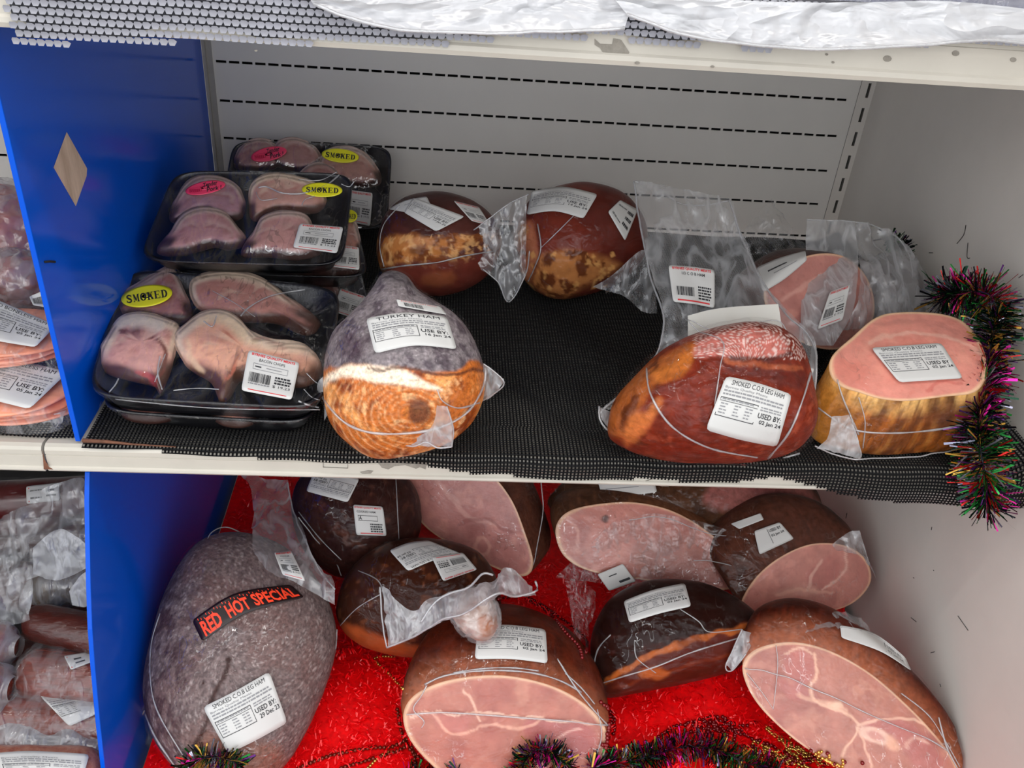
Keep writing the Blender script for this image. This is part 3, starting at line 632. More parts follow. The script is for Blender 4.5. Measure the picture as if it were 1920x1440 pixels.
# ================================================================== MIDDLE SHELF: trays of chops
def bil(q, u, v): TL, TR, BR, BL = [np.array(p, float) for p in q]; return (TL*(1-u)+TR*u)*(1-v)+(BL*(1-u)+BR*u)*v
def tray_pack(label, quad, anchor, e, yaw, h, chops, stickers, group='packs of smoked chops', ch=.016, seed=1, dome=.007, streaks=()):
    n = nrm(e, yaw); p0 = anchor; Q = [onP(x, y, p0, n) for x, y in quad]; TL, TR, BR, BL = Q
    c = sum(Q)/4; T = thing('meat_tray', c-np.array([0, 0, h]), label, 'meat tray', group)
    def rr(inset, z, N=64, rad=.10):   # rounded rectangle ring in tray space
        out = []
        for k in range(N):
            a = 2*math.pi*k/N+math.pi/N; cx, cy = math.cos(a), math.sin(a); pw = .26
            x = math.copysign(abs(cx)**pw, cx)*.5; y = math.copysign(abs(cy)**pw, cy)*.5
            x *= (1-inset); y *= (1-inset); out.append(bil(Q, .5+x, .5+y)+n*z)
        return np.array(out)
    prof = [(.16, -h), (.10, -h*.97), (.03, -.003), (0., -.0015), (0, .0005), (.012, .0012), (.03, 0), (.05, -.003), (.12, -h+.004), (.18, -h+.003)]
    V = np.vstack([rr(*p) for p in prof]); F = gridF(len(prof), 64, True).tolist(); F += [tuple(range(64))[::-1], tuple((len(prof)-1)*64+i for i in range(64))]
    mesh('tray', V, F, M_TRAY, T, solid=0); tr = [surf(V, F)]
    for k, (pts, base, pal, *more) in enumerate(chops):
        cx = np.mean([p[0] for p in pts]); cy = np.mean([p[1] for p in pts])
        CV, CF = inflate(pts, onP(cx, cy, p0, n)-n*(h*.40)+n*.002*k, n, ch*.75, ch*.5, N=90, La=22, Lb=6, flat=.30, disp=.0022, dsc=45, seed=seed*7+k)
        P = Paint(CV, base); lo = min(p[1] for p in pts); hi = max(p[1] for p in pts); hh = hi-lo
        P.noise(70, pal[0], .5, .7, .5, k+seed); P.noise(180, pal[1], .55, .75, .4, k+seed+5)
        R_ = smooth(pts, 60); d = pdist(P.X, np.vstack([R_, R_[:1]])); yy = (P.X[:, 1]-lo)/hh
        P.mix((1-ss(hh*.06, hh*.13, d))*(1-ss(.35, .65, yy))*.85, pal[2])            # fat along the upper arc
        P.mix((1-ss(hh*.10, hh*.22, d+9*(fbm(CV, 90, k)-.5)))*ss(.50, .68, yy)*.95, pal[3])   # smoked crust along the lower edge
        cen = np.array([cx, cy+hh*.03]); rx = .30*(max(p[0] for p in pts)-min(p[0] for p in pts))
        ring = [(cx+rx*math.cos(a), cy+hh*.22*math.sin(a)) for a in np.linspace(math.pi*1.1, math.pi*2.05, 9)]
        P.line(ring, 2.2, pal[1], .55); P.line([(x, y-5) for x, y in ring], 3, pal[2], .35)
        P.mix((1-ss(.8, 2.6, np.abs(d-3.0)))*(1-ss(.45, .7, yy))*.55, pal[3])
        for ln in (more[0] if more else ()): P.line(*ln)
        mesh('chop', CV, CF, M_CHOP, T, col=P.C); tr.append(surf(CV, CF))
    # stretch film: a skin pulled over rim and meat
    nu, nv = 56, 44; G = []
    for j in range(nv):
        for i in range(nu):
            u, v = i/(nu-1), j/(nv-1); a, b = (u-.5)*2, (v-.5)*2
            m = max(abs(a), abs(b)); r = (abs(a)**5+abs(b)**5)**.2; k = m/r if r > 1e-6 else 1; a2, b2 = a*k*1.004, b*k*1.006
            p = bil(Q, .5+a2/2, .5+b2/2); G.append(p)
    G = np.array(G); H = np.zeros(len(G))+.0015
    for i, g in enumerate(G):
        for t in tr[1:]:
            hh_ = t.ray_cast(Vector(g+n*.08), Vector(-n))
            if hh_[0] is not None: H[i] = max(H[i], np.dot(np.array(hh_[0])-g, n)+.0015)
    H = H.reshape(nv, nu)
    for _ in range(5):   # film bridges between the high points
        Pd = np.pad(H, 1, mode='edge'); av = (Pd[:-2, 1:-1]+Pd[2:, 1:-1]+Pd[1:-1, :-2]+Pd[1:-1, 2:])/4; H = np.maximum(H, av*.97)
    H[0] = H[-1] = .0008; H[:, 0] = H[:, -1] = .0008
    G = G+n*H.ravel()[:, None]+n*((fbm(G*[1.8, .8, 1], 55, seed, 2)-.5)*.0016)[:, None]*(H.ravel() > .001)[:, None]
    FF = gridF(nv, nu); ft = surf(G, FF); mesh('film', G, FF, F_TRAY, T)
    sk = np.vstack([rr(-.004, .0016), rr(-.006, -.002), rr(.05, -h*.6), rr(.14, -h*.99-.001)]); mesh('film_skirt', sk, gridF(4, 64, True), F_TRAY, T)
    for st in stickers: st(T, [ft]+tr)
    for cr, w_ in streaks: seam(T, cr, [ft]+tr, w_, .002, 'film_highlight')  # milky tubes stand in for white highlights on the film
    return T
def st_smoked(cx, cy, w, h, d): return lambda T, tr: sticker(T, *rect(cx, cy, w, h, d), serif_word('SMOKED', .09, .33, .82, .36), tr, .0022, M_YEL, 'flavour_sticker', oval=True, label='yellow oval sticker reading SMOKED')
def st_pork(cx, cy, w, h, d): return lambda T, tr: sticker(T, *rect(cx, cy, w, h, d), [T_('Tender', .46, .10, .36, .34, M_INK, .02, .2), T_('Pork !', .52, .50, .38, .34, M_INK, .02, .2)]+[Q_(.12+.05*k, .40+.02*k, .04, .22, M_PINKD) for k in range(5)]+frame(.10, .34, .30, .36, .012, M_PINKD), tr, .0022, M_PINKS, 'flavour_sticker', oval=True, label='pink oval sticker reading Tender Pork')
def st_price(TL, TR, BR, BL, name='BACON CHOPS', seed=1): return lambda T, tr: sticker(T, [TL, TR], [BL, BR], lab_price(name, seed), tr, .0030, M_PAPER, 'price_label', smoothn=6, label='white price label with red heading and barcode')
PA = ((205, 150, 138), (176, 108, 100), (236, 214, 188), (64, 34, 22))
PB = ((170, 120, 118), (140, 84, 84), (196, 172, 160), (44, 24, 20))
A1 = onZ(400, 640, .066)
tray_pack('large front tray of four bacon chops with yellow sticker at its upper left',
    [(238, 503), (642, 540), (606, 768), (158, 744)], A1, 83, 0, .026, [
    ([(215, 590), (225, 560), (262, 535), (300, 512), (325, 506), (345, 540), (362, 590), (340, 605), (260, 596)], (168, 112, 108), PB),
    ([(355, 540), (370, 520), (430, 512), (490, 525), (540, 560), (595, 600), (598, 614), (575, 626), (520, 604), (430, 600), (372, 578)], (190, 132, 120), PA),
    ([(188, 668), (198, 640), (225, 600), (265, 590), (310, 600), (338, 616), (330, 655), (322, 690), (302, 738), (288, 722), (240, 712), (195, 696)], (226, 168, 154), PA, [([(228, 622), (258, 620), (290, 634), (308, 656), (306, 690), (296, 706)], 3, (120, 66, 58), .9), ([(225, 606), (265, 602), (300, 612)], 9, (240, 224, 204), .8), ([(262, 700), (280, 706), (290, 722)], 5, (200, 70, 70), .5)]),
    ([(325, 640), (345, 612), (380, 588), (418, 584), (450, 602), (478, 632), (520, 645), (575, 652), (603, 680), (596, 712), (560, 724), (500, 712), (452, 712), (428, 745), (412, 752), (395, 718), (352, 690)], (236, 176, 148), PA, [([(424, 622), (440, 640), (444, 668), (436, 694), (424, 710)], 3, (196, 112, 90), .8), ([(380, 600), (415, 598), (440, 612), (470, 645)], 9, (244, 214, 178), .7), ([(350, 640), (352, 670), (380, 694)], 5, (240, 204, 168), .6)])],
    [st_smoked(275, 555, 97, 40, -9), st_price((466, 656), (562, 680), (547, 750), (452, 732))], seed=1,
    streaks=[([(452, 592), (470, 574), (510, 554), (572, 543)], .0009), ([(398, 545), (440, 568), (478, 594)], .0004), ([(300, 668), (296, 700), (304, 730)], .0008), ([(310, 664), (300, 690), (290, 716)], .0005), ([(325, 732), (370, 728), (410, 730)], .0006), ([(382, 602), (398, 612), (406, 592)], .0008), ([(205, 735), (216, 722), (222, 710)], .0008), ([(560, 752), (580, 760), (598, 764)], .0010), ([(570, 730), (585, 745), (600, 750)], .0006), ([(575, 700), (590, 715), (602, 722)], .0005), ([(160, 742), (250, 752), (380, 764), (500, 768), (600, 768)], .0007)])
tray_pack('lowest front tray under the large tray, only its black rim showing above the liner', [(252, 545), (630, 575), (592, 796), (182, 772)], onZ(400, 690, .030), 89, 0, .022,
    [([(230, 780), (260, 700), (330, 690), (330, 780)], (120, 70, 60), PB), ([(400, 785), (420, 700), (500, 700), (480, 790)], (150, 100, 80), PB)], [], seed=2)
tray_pack('bottom tray of the middle stack, dim price label at its right edge', [(345, 470), (672, 492), (700, 610), (300, 600)], onZ(500, 545, .032), 87, 0, .022, [([(540, 540), (560, 510), (620, 508), (640, 560), (600, 580)], (150, 100, 90), PB)],
    [st_price((638, 540), (686, 556), (672, 600), (625, 584), '', 4)], seed=3)
tray_pack('second tray of the middle stack, price label peeking out at its lower right', [(352, 372), (662, 392), (693, 522), (318, 512)], onZ(510, 450, .088), 72, 0, .024,
    [([(500, 500), (520, 440), (580, 430), (650, 440), (680, 505), (600, 515)], (190, 132, 116), PB), ([(640, 480), (640, 420), (668, 420), (676, 480)], (190, 132, 116), PB)],
    [st_smoked(655, 405, 30, 24, 5), st_price((630, 458), (673, 464), (674, 506), (620, 500), '', 5)], seed=4)
tray_pack('top tray of the middle stack, pink sticker left and yellow sticker right', [(328, 320), (664, 325), (643, 500), (258, 490)], onZ(470, 410, .135), 62, 0, .026, [
    ([(318, 402), (345, 352), (380, 331), (430, 338), (455, 362), (461, 402), (430, 414), (380, 398), (330, 418)], (158, 118, 128), PB),
    ([(465, 385), (472, 345), (510, 328), (560, 334), (600, 350), (612, 378), (590, 398), (520, 398), (475, 415)], (190, 142, 130), PA),
    ([(294, 474), (318, 440), (342, 405), (380, 391), (425, 400), (452, 432), (462, 456), (430, 466), (400, 462), (340, 478)], (178, 130, 132), PB),
    ([(452, 478), (475, 440), (490, 410), (530, 398), (575, 405), (592, 440), (606, 470), (565, 486), (500, 480)], (188, 138, 132), PB)],
    [st_pork(385, 352, 76, 24, -11), st_smoked(604, 356, 76, 27, 2), st_price((562, 419), (644, 426), (632, 475), (549, 464), 'BACON CHOPS', 2)], seed=5,
    streaks=[([(484, 352), (500, 350), (530, 362), (570, 362), (610, 348), (636, 328)], .0011), ([(560, 336), (600, 338), (632, 322)], .0006), ([(566, 385), (572, 374), (590, 368)], .0007), ([(640, 345), (655, 350), (664, 340)], .0006), ([(480, 360), (490, 375), (520, 372)], .0006)])
tray_pack('tray of chops leaning on the slotted back panel behind the stack', [(437, 262), (736, 274), (726, 432), (410, 420)], onY(590, 345, .515), 42, 4, .024, [
    ([(438, 312), (453, 272), (490, 260), (520, 275), (522, 312), (480, 322)], (150, 112, 108), PB),
    ([(510, 305), (520, 268), (555, 259), (592, 276), (602, 308), (560, 322)], (166, 122, 116), PB),
    ([(598, 330), (604, 290), (640, 274), (682, 286), (712, 322), (712, 346), (668, 352), (630, 345)], (176, 130, 118), PB),
    ([(555, 345), (575, 312), (612, 306), (642, 330), (640, 352)], (160, 115, 108), PB)],
    [st_pork(504, 289, 68, 26, -12), st_smoked(638, 292, 70, 26, 6), st_price((655, 356), (699, 362), (694, 424), (650, 415), '', 6)], seed=6)

# ================================================================== MIDDLE SHELF: whole hams
def whole(label, pts, p0, n, tf, tb, floor, paint, mat, seed=1, film_=None, group=None, flat=1., ceny=0., disp=.0015, N=170, La=46, off=.002, wr=.0014):
    V, F = inflate(pts, p0, n, tf, tb, N=N, La=La, Lb=14, floor=floor, seed=seed, flat=flat, ceny=ceny, disp=disp)
    P = paint(V); T = ham_thing(V, label, group=group); mesh('ham', V, F, mat, T, col=P.C); tr = surf(V, F)
    shell('bag', V, quads(F, V), film_ or F_TIGHT, T, off, wr, 40, seed)
    return T, [tr], V
def p_turkey(V):
    P = Paint(V, (128, 118, 120)); P.noise(120, (74, 62, 70), .45, .65, .8, 2); P.noise(300, (172, 160, 164), .6, .75, .5, 4); P.fill([(635, 640), (655, 620), (690, 640), (680, 670), (640, 672)], (62, 40, 52), 10, .6)
    low = [(590, 712), (640, 690), (690, 684), (740, 690), (800, 698), (850, 694), (912, 692), (940, 900), (560, 900)]
    P.fill(low, (190, 104, 44), 4)
    P2 = (P.W[:, 1] > 700)
    P.mix(P2*ss(.45, .62, fbm(V, 60, 5, 4)), (136, 62, 24)); P.mix(P2*ss(.55, .7, fbm(V, 45, 8, 4)), (226, 150, 84)); P.mix(P2*ss(.62, .72, fbm(V, 130, 9, 3))*.6, (240, 186, 130))
    P.fill([(598, 718), (630, 694), (700, 684), (750, 694), (800, 716), (830, 730), (790, 730), (740, 722), (690, 714), (640, 706), (606, 724)], (246, 226, 200), 5, 1.)
    r = np.hypot((P.X[:, 0]-770)*.85, (P.X[:, 1]-775)*1.15)+8*(fbm(V, 25, 3)-.5)
    rg = (.5+.5*np.cos(r*2*math.pi/10.5))**7; P.mix(rg*.45*ss(12, 30, r)*(1-ss(120, 200, P.X[:, 0]-680))*(P.W[:, 1] > 712), (240, 190, 140))
    P.fill([(768, 768), (782, 750), (802, 756), (808, 780), (790, 796), (772, 790)], (92, 54, 40), 6, .85)
    P.line([(690, 690), (760, 694), (830, 702), (880, 696), (908, 694)], 2.5, (80, 44, 36), .8); P.line([(610, 716), (650, 712), (700, 718), (760, 726)], 1.6, (120, 60, 34), .4)
    return P
n = nrm(62, -4); T, tr, V = whole('large round ham with grey skin and orange netted base, front of middle shelf', [(740, 527), (768, 538), (790, 566), (820, 585), (862, 612), (893, 655), (907, 700), (906, 745), (884, 785), (840, 818), (770, 838), (700, 846), (645, 818), (612, 775), (606, 715), (617, 655), (645, 622), (676, 592), (700, 560), (716, 535)],
    onZ(758, 700, .078), n, .078, .085, SHL, p_turkey, M_GREY, 11, N=220, La=70)
sticker(T, [(686, 597), (760, 586), (838, 594)], [(703, 663), (778, 648), (857, 655)], lab_info('TURKEY HAM', 'USE BY:', '16 Jan 24', 3), tr)
sticker(T, [(743, 561), (826, 575)], [(747, 574), (838, 590)], bars(.15, .3, .4, .5, 5)+[T_('BYRNES QUALITY MEATS', .1, .05, .8, .16, M_INKR)], tr)
seam(T, [(597, 722), (615, 760), (650, 795), (700, 812), (770, 812), (830, 800), (880, 770), (908, 720), (910, 690)], tr, .0012)
seam(T, [(820, 730), (830, 752), (860, 765), (900, 755)], tr, .0008)
sheet(T, [(820, 758, -.044), (812, 795, -.044), (785, 818, -.042), (752, 832, -.038)], [(838, 760, -.046), (848, 790, -.048), (848, 815, -.048), (848, 836, -.046)], F_MILK, 20, 14, .003, 60, 3, 'bag_tail', reg=False)
edge(T, [(848, 836, -.047), (822, 838, -.046), (800, 828, -.044), (776, 836, -.042), (752, 833, -.039)]); edge(T, [(848, 836, -.047), (849, 800, -.049), (838, 762, -.047)], .0009)
sheet(T, [(905, 682, .02), (925, 698, .016), (944, 712, .012)], [(905, 752, .02), (922, 745, .016), (942, 720, .012)], F_MILK, 16, 12, .003, 60, 5, 'bag_corner', reg=False); edge(T, [(905, 682, .02), (944, 714, .012), (926, 738, .014), (905, 752, .02)], .0008)
sheet(T, [(607, 705, .03), (598, 715, .03), (597, 730, .03)], [(606, 790, .02), (612, 780, .02), (620, 770, .02)], F_MILK, 12, 8, .002, 60, 5, 'bag_corner', reg=False)
# back left ham
def p_h2(V):
    P = Paint(V, (84, 44, 38)); P.noise(30, (54, 28, 26), .45, .65, .6, 2)
    P.fill([(706, 505), (712, 462), (740, 440), (800, 444), (850, 446), (885, 440), (872, 466), (820, 480), (760, 492), (722, 500)], (184, 116, 62), 5)
    m = (P.W[:, 1] > 440)*(P.W[:, 1] < 505); P.mix(m*ss(.5, .65, fbm(V, 110, 4, 3)), (120, 66, 34)); P.mix(m*ss(.58, .68, fbm(V, 160, 7, 3))*.7, (226, 170, 110))
    P.fill([(725, 505), (800, 492), (880, 484), (930, 480), (900, 560), (740, 560)], (112, 50, 40), 8, .9); P.fill([(790, 520), (840, 510), (850, 530), (800, 535)], (160, 90, 56), 8, .6); P.fill([(768, 466), (795, 462), (792, 478), (770, 478)], (90, 50, 32), 5, .7); return P
n = nrm(45, 0); T, tr, V = whole('dark brown ham with an orange band behind the grey skinned round ham', [(706, 470), (714, 425), (732, 395), (770, 374), (820, 368), (870, 378), (910, 400), (936, 432), (940, 470), (920, 508), (880, 534), (830, 548), (775, 545), (735, 528), (714, 505)], onZ(825, 465, .078), n, .07, .075, SHL, p_h2, M_SMOOTH, 12)
sticker(T, [(728, 392), (760, 376), (800, 368)], [(762, 398), (785, 392), (815, 400)], [Q_(.3, .3, .4, .04, M_INKG)], tr, .003)
sticker(T, [(775, 370), (872, 406)], [(757, 398), (818, 434)], lab_info('', 'USE BY:', '17 Jan 24', 6), tr, .005)
sticker(T, [(850, 376), (898, 388)], [(884, 414), (921, 424)], lab_price('', 7), tr)
seam(T, [(715, 505), (760, 498), (820, 492), (870, 480), (930, 470)], tr, .001); seam(T, [(720, 500), (712, 460), (720, 420), (750, 385)], tr, .0008)
# back centre ham
def p_h3(V):
    P = Paint(V, (112, 46, 34)); P.noise(14, (76, 32, 28), .45, .62, .6, 3)
    P.fill([(962, 440), (980, 420), (1004, 424), (1006, 460), (1014, 486), (1004, 540), (975, 520)], (172, 104, 76), 7); P.fill([(1004, 490), (1050, 468), (1100, 476), (1150, 490), (1158, 500), (1110, 530), (1060, 556), (1000, 540)], (178, 116, 66), 9, .9)
    m = (P.W[:, 1] > 470)*(P.W[:, 0] < 1150); P.mix(m*ss(.5, .62, fbm(V, 70, 4, 4)), (96, 50, 28)); P.mix(m*ss(.6, .7, fbm(V, 120, 8, 3))*.7, (222, 164, 98)); P.fill([(965, 430), (985, 424), (992, 440), (972, 456)], (212, 150, 90), 5, .7)
    P.line([(1008, 430), (1012, 465), (1004, 500), (996, 530)], 3, (90, 36, 26), .7); return P
n = nrm(45, 5); T, tr, V = whole('reddish brown glossy ham in the middle of the back row, middle shelf', [(963, 450), (972, 405), (998, 375), (1040, 356), (1095, 351), (1150, 364), (1188, 392), (1210, 440), (1206, 485), (1172, 522), (1115, 546), (1060, 556), (1015, 545), (985, 520), (968, 485)], onZ(1085, 450, .082), n, .075, .08, SHL, p_h3, M_SMOOTH, 13)
sticker(T, [(997, 359), (1055, 350), (1121, 364)], [(987, 403), (1040, 396), (1094, 410)], lab_info('', 'USE BY:', '19 Jan 24', 8), tr, .005)
sticker(T, [(1163, 375), (1196, 393)], [(1140, 397), (1160, 420), (1172, 452)][::2], bars(.1, .2, .45, .6, 9)+fine(.62, .2, .3, 3, .22, .1, 3, M_INK), tr)
seam(T, [(1008, 420), (1014, 465), (1003, 500), (990, 528)], tr, .0009); seam(T, [(1014, 465), (1050, 430), (1080, 400)], tr, .0006)
sheet(T, [(868, 448, .30), (905, 420, .30), (950, 385, .31), (990, 364, .32)], [(905, 505, .28), (935, 530, .275), (955, 565, .27), (985, 515, .28)], F_BAG, 40, 30, .006, 45, 4, 'loose_bag'); edge(T, [(905, 505, .279), (935, 530, .274), (955, 565, .269), (985, 515, .279), (992, 470, .28)], .0009); edge(T, [(868, 448, .299), (905, 420, .299), (950, 385, .309), (990, 364, .319)], .0008)
sheet(T, [(1110, 540, .30), (1150, 515, .29), (1205, 470, .29), (1230, 500, .29)], [(1140, 545, .29), (1175, 560, .28), (1205, 585, .275), (1232, 588, .275)], F_BAG, 30, 20, .004, 45, 6, 'loose_bag', reg=False)
# front ham in tall bag
def p_h4(V):
    P = Paint(V, (112, 36, 18)); P.noise(160, (160, 74, 50), .5, .7, .5, 3); P.noise(20, (104, 36, 24), .5, .65, .6, 5)
    P.fill([(1130, 800), (1145, 740), (1200, 690), (1245, 665), (1300, 640), (1300, 670), (1250, 700), (1215, 740), (1190, 780), (1170, 822)], (160, 86, 40), 7); m = (P.W[:, 0] < 1235)*1.
    P.mix(m*ss(.5, .62, fbm(V, 60, 4, 4))*.8, (86, 40, 24)); P.fill([(1190, 775), (1215, 770), (1225, 750), (1240, 752), (1215, 800), (1180, 835), (1165, 815)], (214, 122, 62), 8, .7); P.fill([(1220, 700), (1260, 680), (1300, 650), (1290, 690), (1240, 720)], (196, 112, 48), 6, .7)
    P.fill([(1300, 668), (1310, 640), (1380, 618), (1440, 618), (1475, 640), (1465, 668), (1400, 668), (1340, 672)], (190, 110, 100), 6, .85); k = (np.sin(P.X[:, 0]*2.2)*np.sin(P.X[:, 1]*2.2)) > .3; P.mix(k*(P.W[:, 1] < 672)*(P.W[:, 0] > 1300)*.6, (232, 214, 206))
    P.fill([(1350, 682), (1420, 676), (1500, 690), (1500, 730), (1440, 715), (1380, 700)], (84, 32, 26), 5, .8); P.line([(1360, 678), (1420, 684), (1500, 692)], 5, (158, 80, 50), .8); P.line([(1370, 672), (1440, 672), (1480, 660)], 4, (60, 30, 28), .7); return P
n = nrm(52, 3); T, tr, V = whole('big dark red ham standing in a tall milky bag with two labels', [(1142, 798), (1152, 752), (1190, 705), (1238, 662), (1300, 634), (1380, 618), (1445, 628), (1488, 668), (1510, 735), (1518, 800), (1494, 842), (1430, 860), (1350, 862), (1270, 858), (1200, 840), (1155, 818)], onZ(1350, 750, .07), n, .075, .08, SHL, p_h4, M_SKIN, 14, F_TIGHT, wr=.003, flat=.62, N=220, La=64)
L_, lt = sheet(T, [(1188, 340, .26), (1200, 420, .22), (1218, 515, .17), (1244, 590, .125), (1236, 650, .10), (1212, 690, .085), (1180, 725, .07), (1128, 770, .045)], [(1368, 376, .26), (1395, 455, .22), (1430, 530, .17), (1476, 590, .125), (1515, 625, .105), (1530, 660, .085), (1530, 700, .06), (1524, 780, .03)], F_BAG, 70, 50, .006, 22, 14, 'tall_bag', fold=.2)
edge(T, [(1188, 340, .258), (1200, 420, .218), (1218, 515, .168), (1244, 590, .122), (1236, 650, .095), (1212, 690, .08), (1180, 725, .064), (1128, 770, .04)], .0012); edge(T, [(1188, 340, .258), (1230, 350, .258), (1270, 380, .258), (1310, 385, .258), (1368, 376, .258)], .0009)
edge(T, [(1368, 376, .258), (1395, 455, .218), (1430, 530, .168), (1476, 590, .122), (1515, 625, .10), (1530, 660, .08), (1530, 700, .055), (1518, 800, .02)], .0012)
edge(T, [(1250, 660, .07), (1320, 640, .07), (1290, 600, .09), (1350, 620, .08), (1450, 600, .09), (1475, 625, .08)], .0007)
pad = [(1290, 592, .10), (1350, 578, .10), (1460, 570, .10)], [(1290, 655, .085), (1380, 640, .085), (1470, 634, .085)]
sheet(T, pad[0], pad[1], prin('absorbent_pad', (206, 204, 196), .7), 24, 10, .002, 40, 3, 'absorbent_pad', reg=False)
sticker(T, [(1253, 497), (1296, 500), (1340, 506)], [(1262, 566), (1300, 570), (1340, 578)], [T_('BYRNES QUALITY MEATS', .08, .03, .84, .08, M_INKR, .03), T_('1/3 C O B HAM', .28, .15, .5, .08, M_INK, .01)]+bars(.12, .55, .42, .24, 3)+fine(.62, .5, .3, 5, .075, .045, 4, M_INK)+[Q_(.12, .9, .76, .04, M_INKR)], [lt])
sticker(T, [(1361, 705), (1420, 718), (1485, 740)], [(1323, 806), (1390, 825), (1457, 838)], lab_info('SMOKED C.O.B LEG HAM', 'USED BY:', '02 Jan 24', 9), tr, .006)
seam(T, [(1212, 690), (1220, 740), (1260, 800), (1330, 840), (1420, 858)], tr, .0010); seam(T, [(1440, 860), (1480, 810), (1505, 750), (1520, 700)], tr, .0010); seam(T, [(1300, 620), (1355, 640), (1350, 690), (1340, 760)], tr, .0006)
sheet(T, [(1122, 762, .03), (1130, 790, .022), (1160, 815, .016), (1230, 848, .012)], [(1145, 775, .03), (1160, 800, .02), (1190, 830, .014), (1250, 852, .012)], F_MILK, 24, 8, .002, 60, 4, 'bag_hem', reg=False); edge(T, [(1122, 762, .03), (1132, 800, .018), (1200, 842, .012), (1300, 862, .012), (1430, 864, .012), (1500, 850, .012)], .0012)
# ham behind, pink cut face under clear bag
def cut_thing(label, pts, p0, n, st, floor, fp, sp, group=None, skin=None, seed=1, disp=.0012, film_=None, name='bagged_ham', N=170, dome=.004, wr=.0014):
    FV, FF, rad, BVt, BF, g = cutham(pts, p0, n, st, N=N, floor=floor, seed=seed, disp=disp, dome=dome, Lf=44)
    T = ham_thing(np.vstack([FV, BVt]), label, name=name, group=group)
    P = fp(FV, rad); B = sp(BVt, g); mesh('cut_face', FV, FF, M_FACE, T, col=P.C); cap = list(BF.tolist())+[tuple((44-1)*N+i for i in range(N))]
    mesh('rind', BVt, cap, skin or M_SKIN, T, col=B.C); tr = [surf(FV, FF), surf(BVt, cap)]
    AV = np.vstack([BVt[::-1], FV[::-1]]) # continuous film: body then face
    shell('bag', BVt, BF, film_ or F_TIGHT, T, .0018, wr, 40, seed)
    Nn = n; U = FV+Nn*(.002+.0012*fbm(FV, 50, seed, 2))[:, None]; mesh('face_film', U, FF, film_ or F_TIGHT, T)
    return T, tr
def face_paint(base, fat=(226, 184, 150), mott=(176, 98, 92), pale=(226, 158, 140), lines=(), fills=(), fw=.055, k=.4, seed=3):
    def f(V, rad):
        P = Paint(V, base); P.noise(28, mott, .48, .68, k, seed); P.noise(60, pale, .52, .7, k*.8, seed+3); P.noise(240, mott, .62, .75, .3, seed+6)
        for poly, c, s, kk in fills: P.fill(poly, c, s, kk)
        for poly, w, c, kk in lines: P.line(poly, w, c, kk)
        P.mix(ss(1-fw, 1-fw*.35, rad+.03*(fbm(V, 40, 5)-.5))*.9, fat); P.mix(ss(.988, .998, rad)*.6, (150, 92, 60)); return P
    return f
def skin_paint(base, dark, lo=.42, hi=.65, sc=25, extra=None, seed=2, edgec=None):
    def f(V, g):
        P = Paint(V, base); P.noise(sc, dark, lo, hi, .75, seed); P.noise(220, [min(255, c*1.35) for c in base], .6, .75, .35, seed+4)
        if edgec is not None: P.mix(1-ss(.0, .05, g), edgec)
        if extra: extra(P)
        return P
    return f
DIMF = dict(fat=(208, 166, 140))
T, tr = cut_thing('cut ham with pink face and dark rind leaning behind the tall bag', [(1432, 548), (1470, 505), (1520, 478), (1580, 480), (1625, 520), (1640, 580), (1620, 630), (1570, 655), (1510, 645), (1455, 610)], onZ(1540, 570, .085), nrm(35, 25),
    [((-.012, .03, -.01), 1.03, 1.03), ((-.02, .06, -.02), .95, .95), ((-.02, .09, -.03), .6, .6), ((-.02, .10, -.03), .1, .1)], SHL,
    face_paint((186, 122, 112), mott=(150, 86, 80), lines=[([(1470, 560), (1520, 530), (1570, 500)], 4, (214, 160, 146), .6), ([(1490, 600), (1540, 570), (1600, 560)], 3, (150, 84, 80), .5)]), skin_paint((82, 48, 40), (52, 30, 28)), seed=21)
sticker(T, [(1418, 502), (1460, 484), (1510, 470)], [(1430, 548), (1470, 524), (1513, 488)], [Q_(.2, .3, .4, .06, M_INK), Q_(.3, .5, .5, .03, M_INKG)], tr, .004, dflt=1.2)
hb, ht = sheet(T, [(1512, 412, .30), (1510, 470, .27), (1505, 530, .22), (1500, 600, .18), (1508, 650, .15)], [(1600, 416, .30), (1608, 470, .27), (1606, 530, .22), (1596, 590, .18), (1560, 650, .15)], F_MILK, 40, 24, .004, 30, 6, 'bag_flap')
sheet(T, [(1600, 416, .30), (1608, 470, .27), (1606, 530, .22), (1596, 590, .18), (1580, 620, .17)], [(1662, 432, .30), (1706, 478, .28), (1714, 530, .25), (1716, 580, .22), (1700, 600, .2)], F_BAG, 40, 30, .008, 28, 9, 'bag_flap', reg=False)
edge(T, [(1512, 412, .30), (1600, 416, .299), (1662, 432, .299), (1700, 465, .285), (1712, 520, .25)], .0009)
sticker(T, [(1556, 547), (1594, 533)], [(1532, 618), (1580, 600)], lab_price('', 5), [ht], .003)
sheet(T, [(1388, 440, .36), (1420, 400, .38), (1450, 370, .40), (1465, 395, .40)], [(1425, 520, .32), (1460, 500, .32), (1490, 480, .32), (1515, 462, .32)], F_CLEAR, 36, 28, .008, 40, 11, 'loose_bag', reg=False)
sheet(T, [(1690, 535, .25), (1720, 530, .25), (1745, 560, .25)], [(1650, 600, .22), (1700, 600, .22), (1760, 590, .22)], F_BAG, 20, 20, .005, 40, 12, 'loose_bag', reg=False)
V, F = inflate([(1610, 560), (1630, 500), (1680, 480), (1710, 510), (1730, 560), (1720, 600), (1640, 610)], onZ(1670, 560, .06), nrm(45, 0), .04, .05, floor=0, N=70, La=14)
T = ham_thing(V, 'dark shadowed ham in a dull bag behind the pink topped ham, near the right wall'); mesh('ham', V, F, prin('dim_skin', (70, 52, 52), .4, var=.2), T); shell('bag', V, quads(F, V), F_BAG, T, .004, .005, 50, 4)
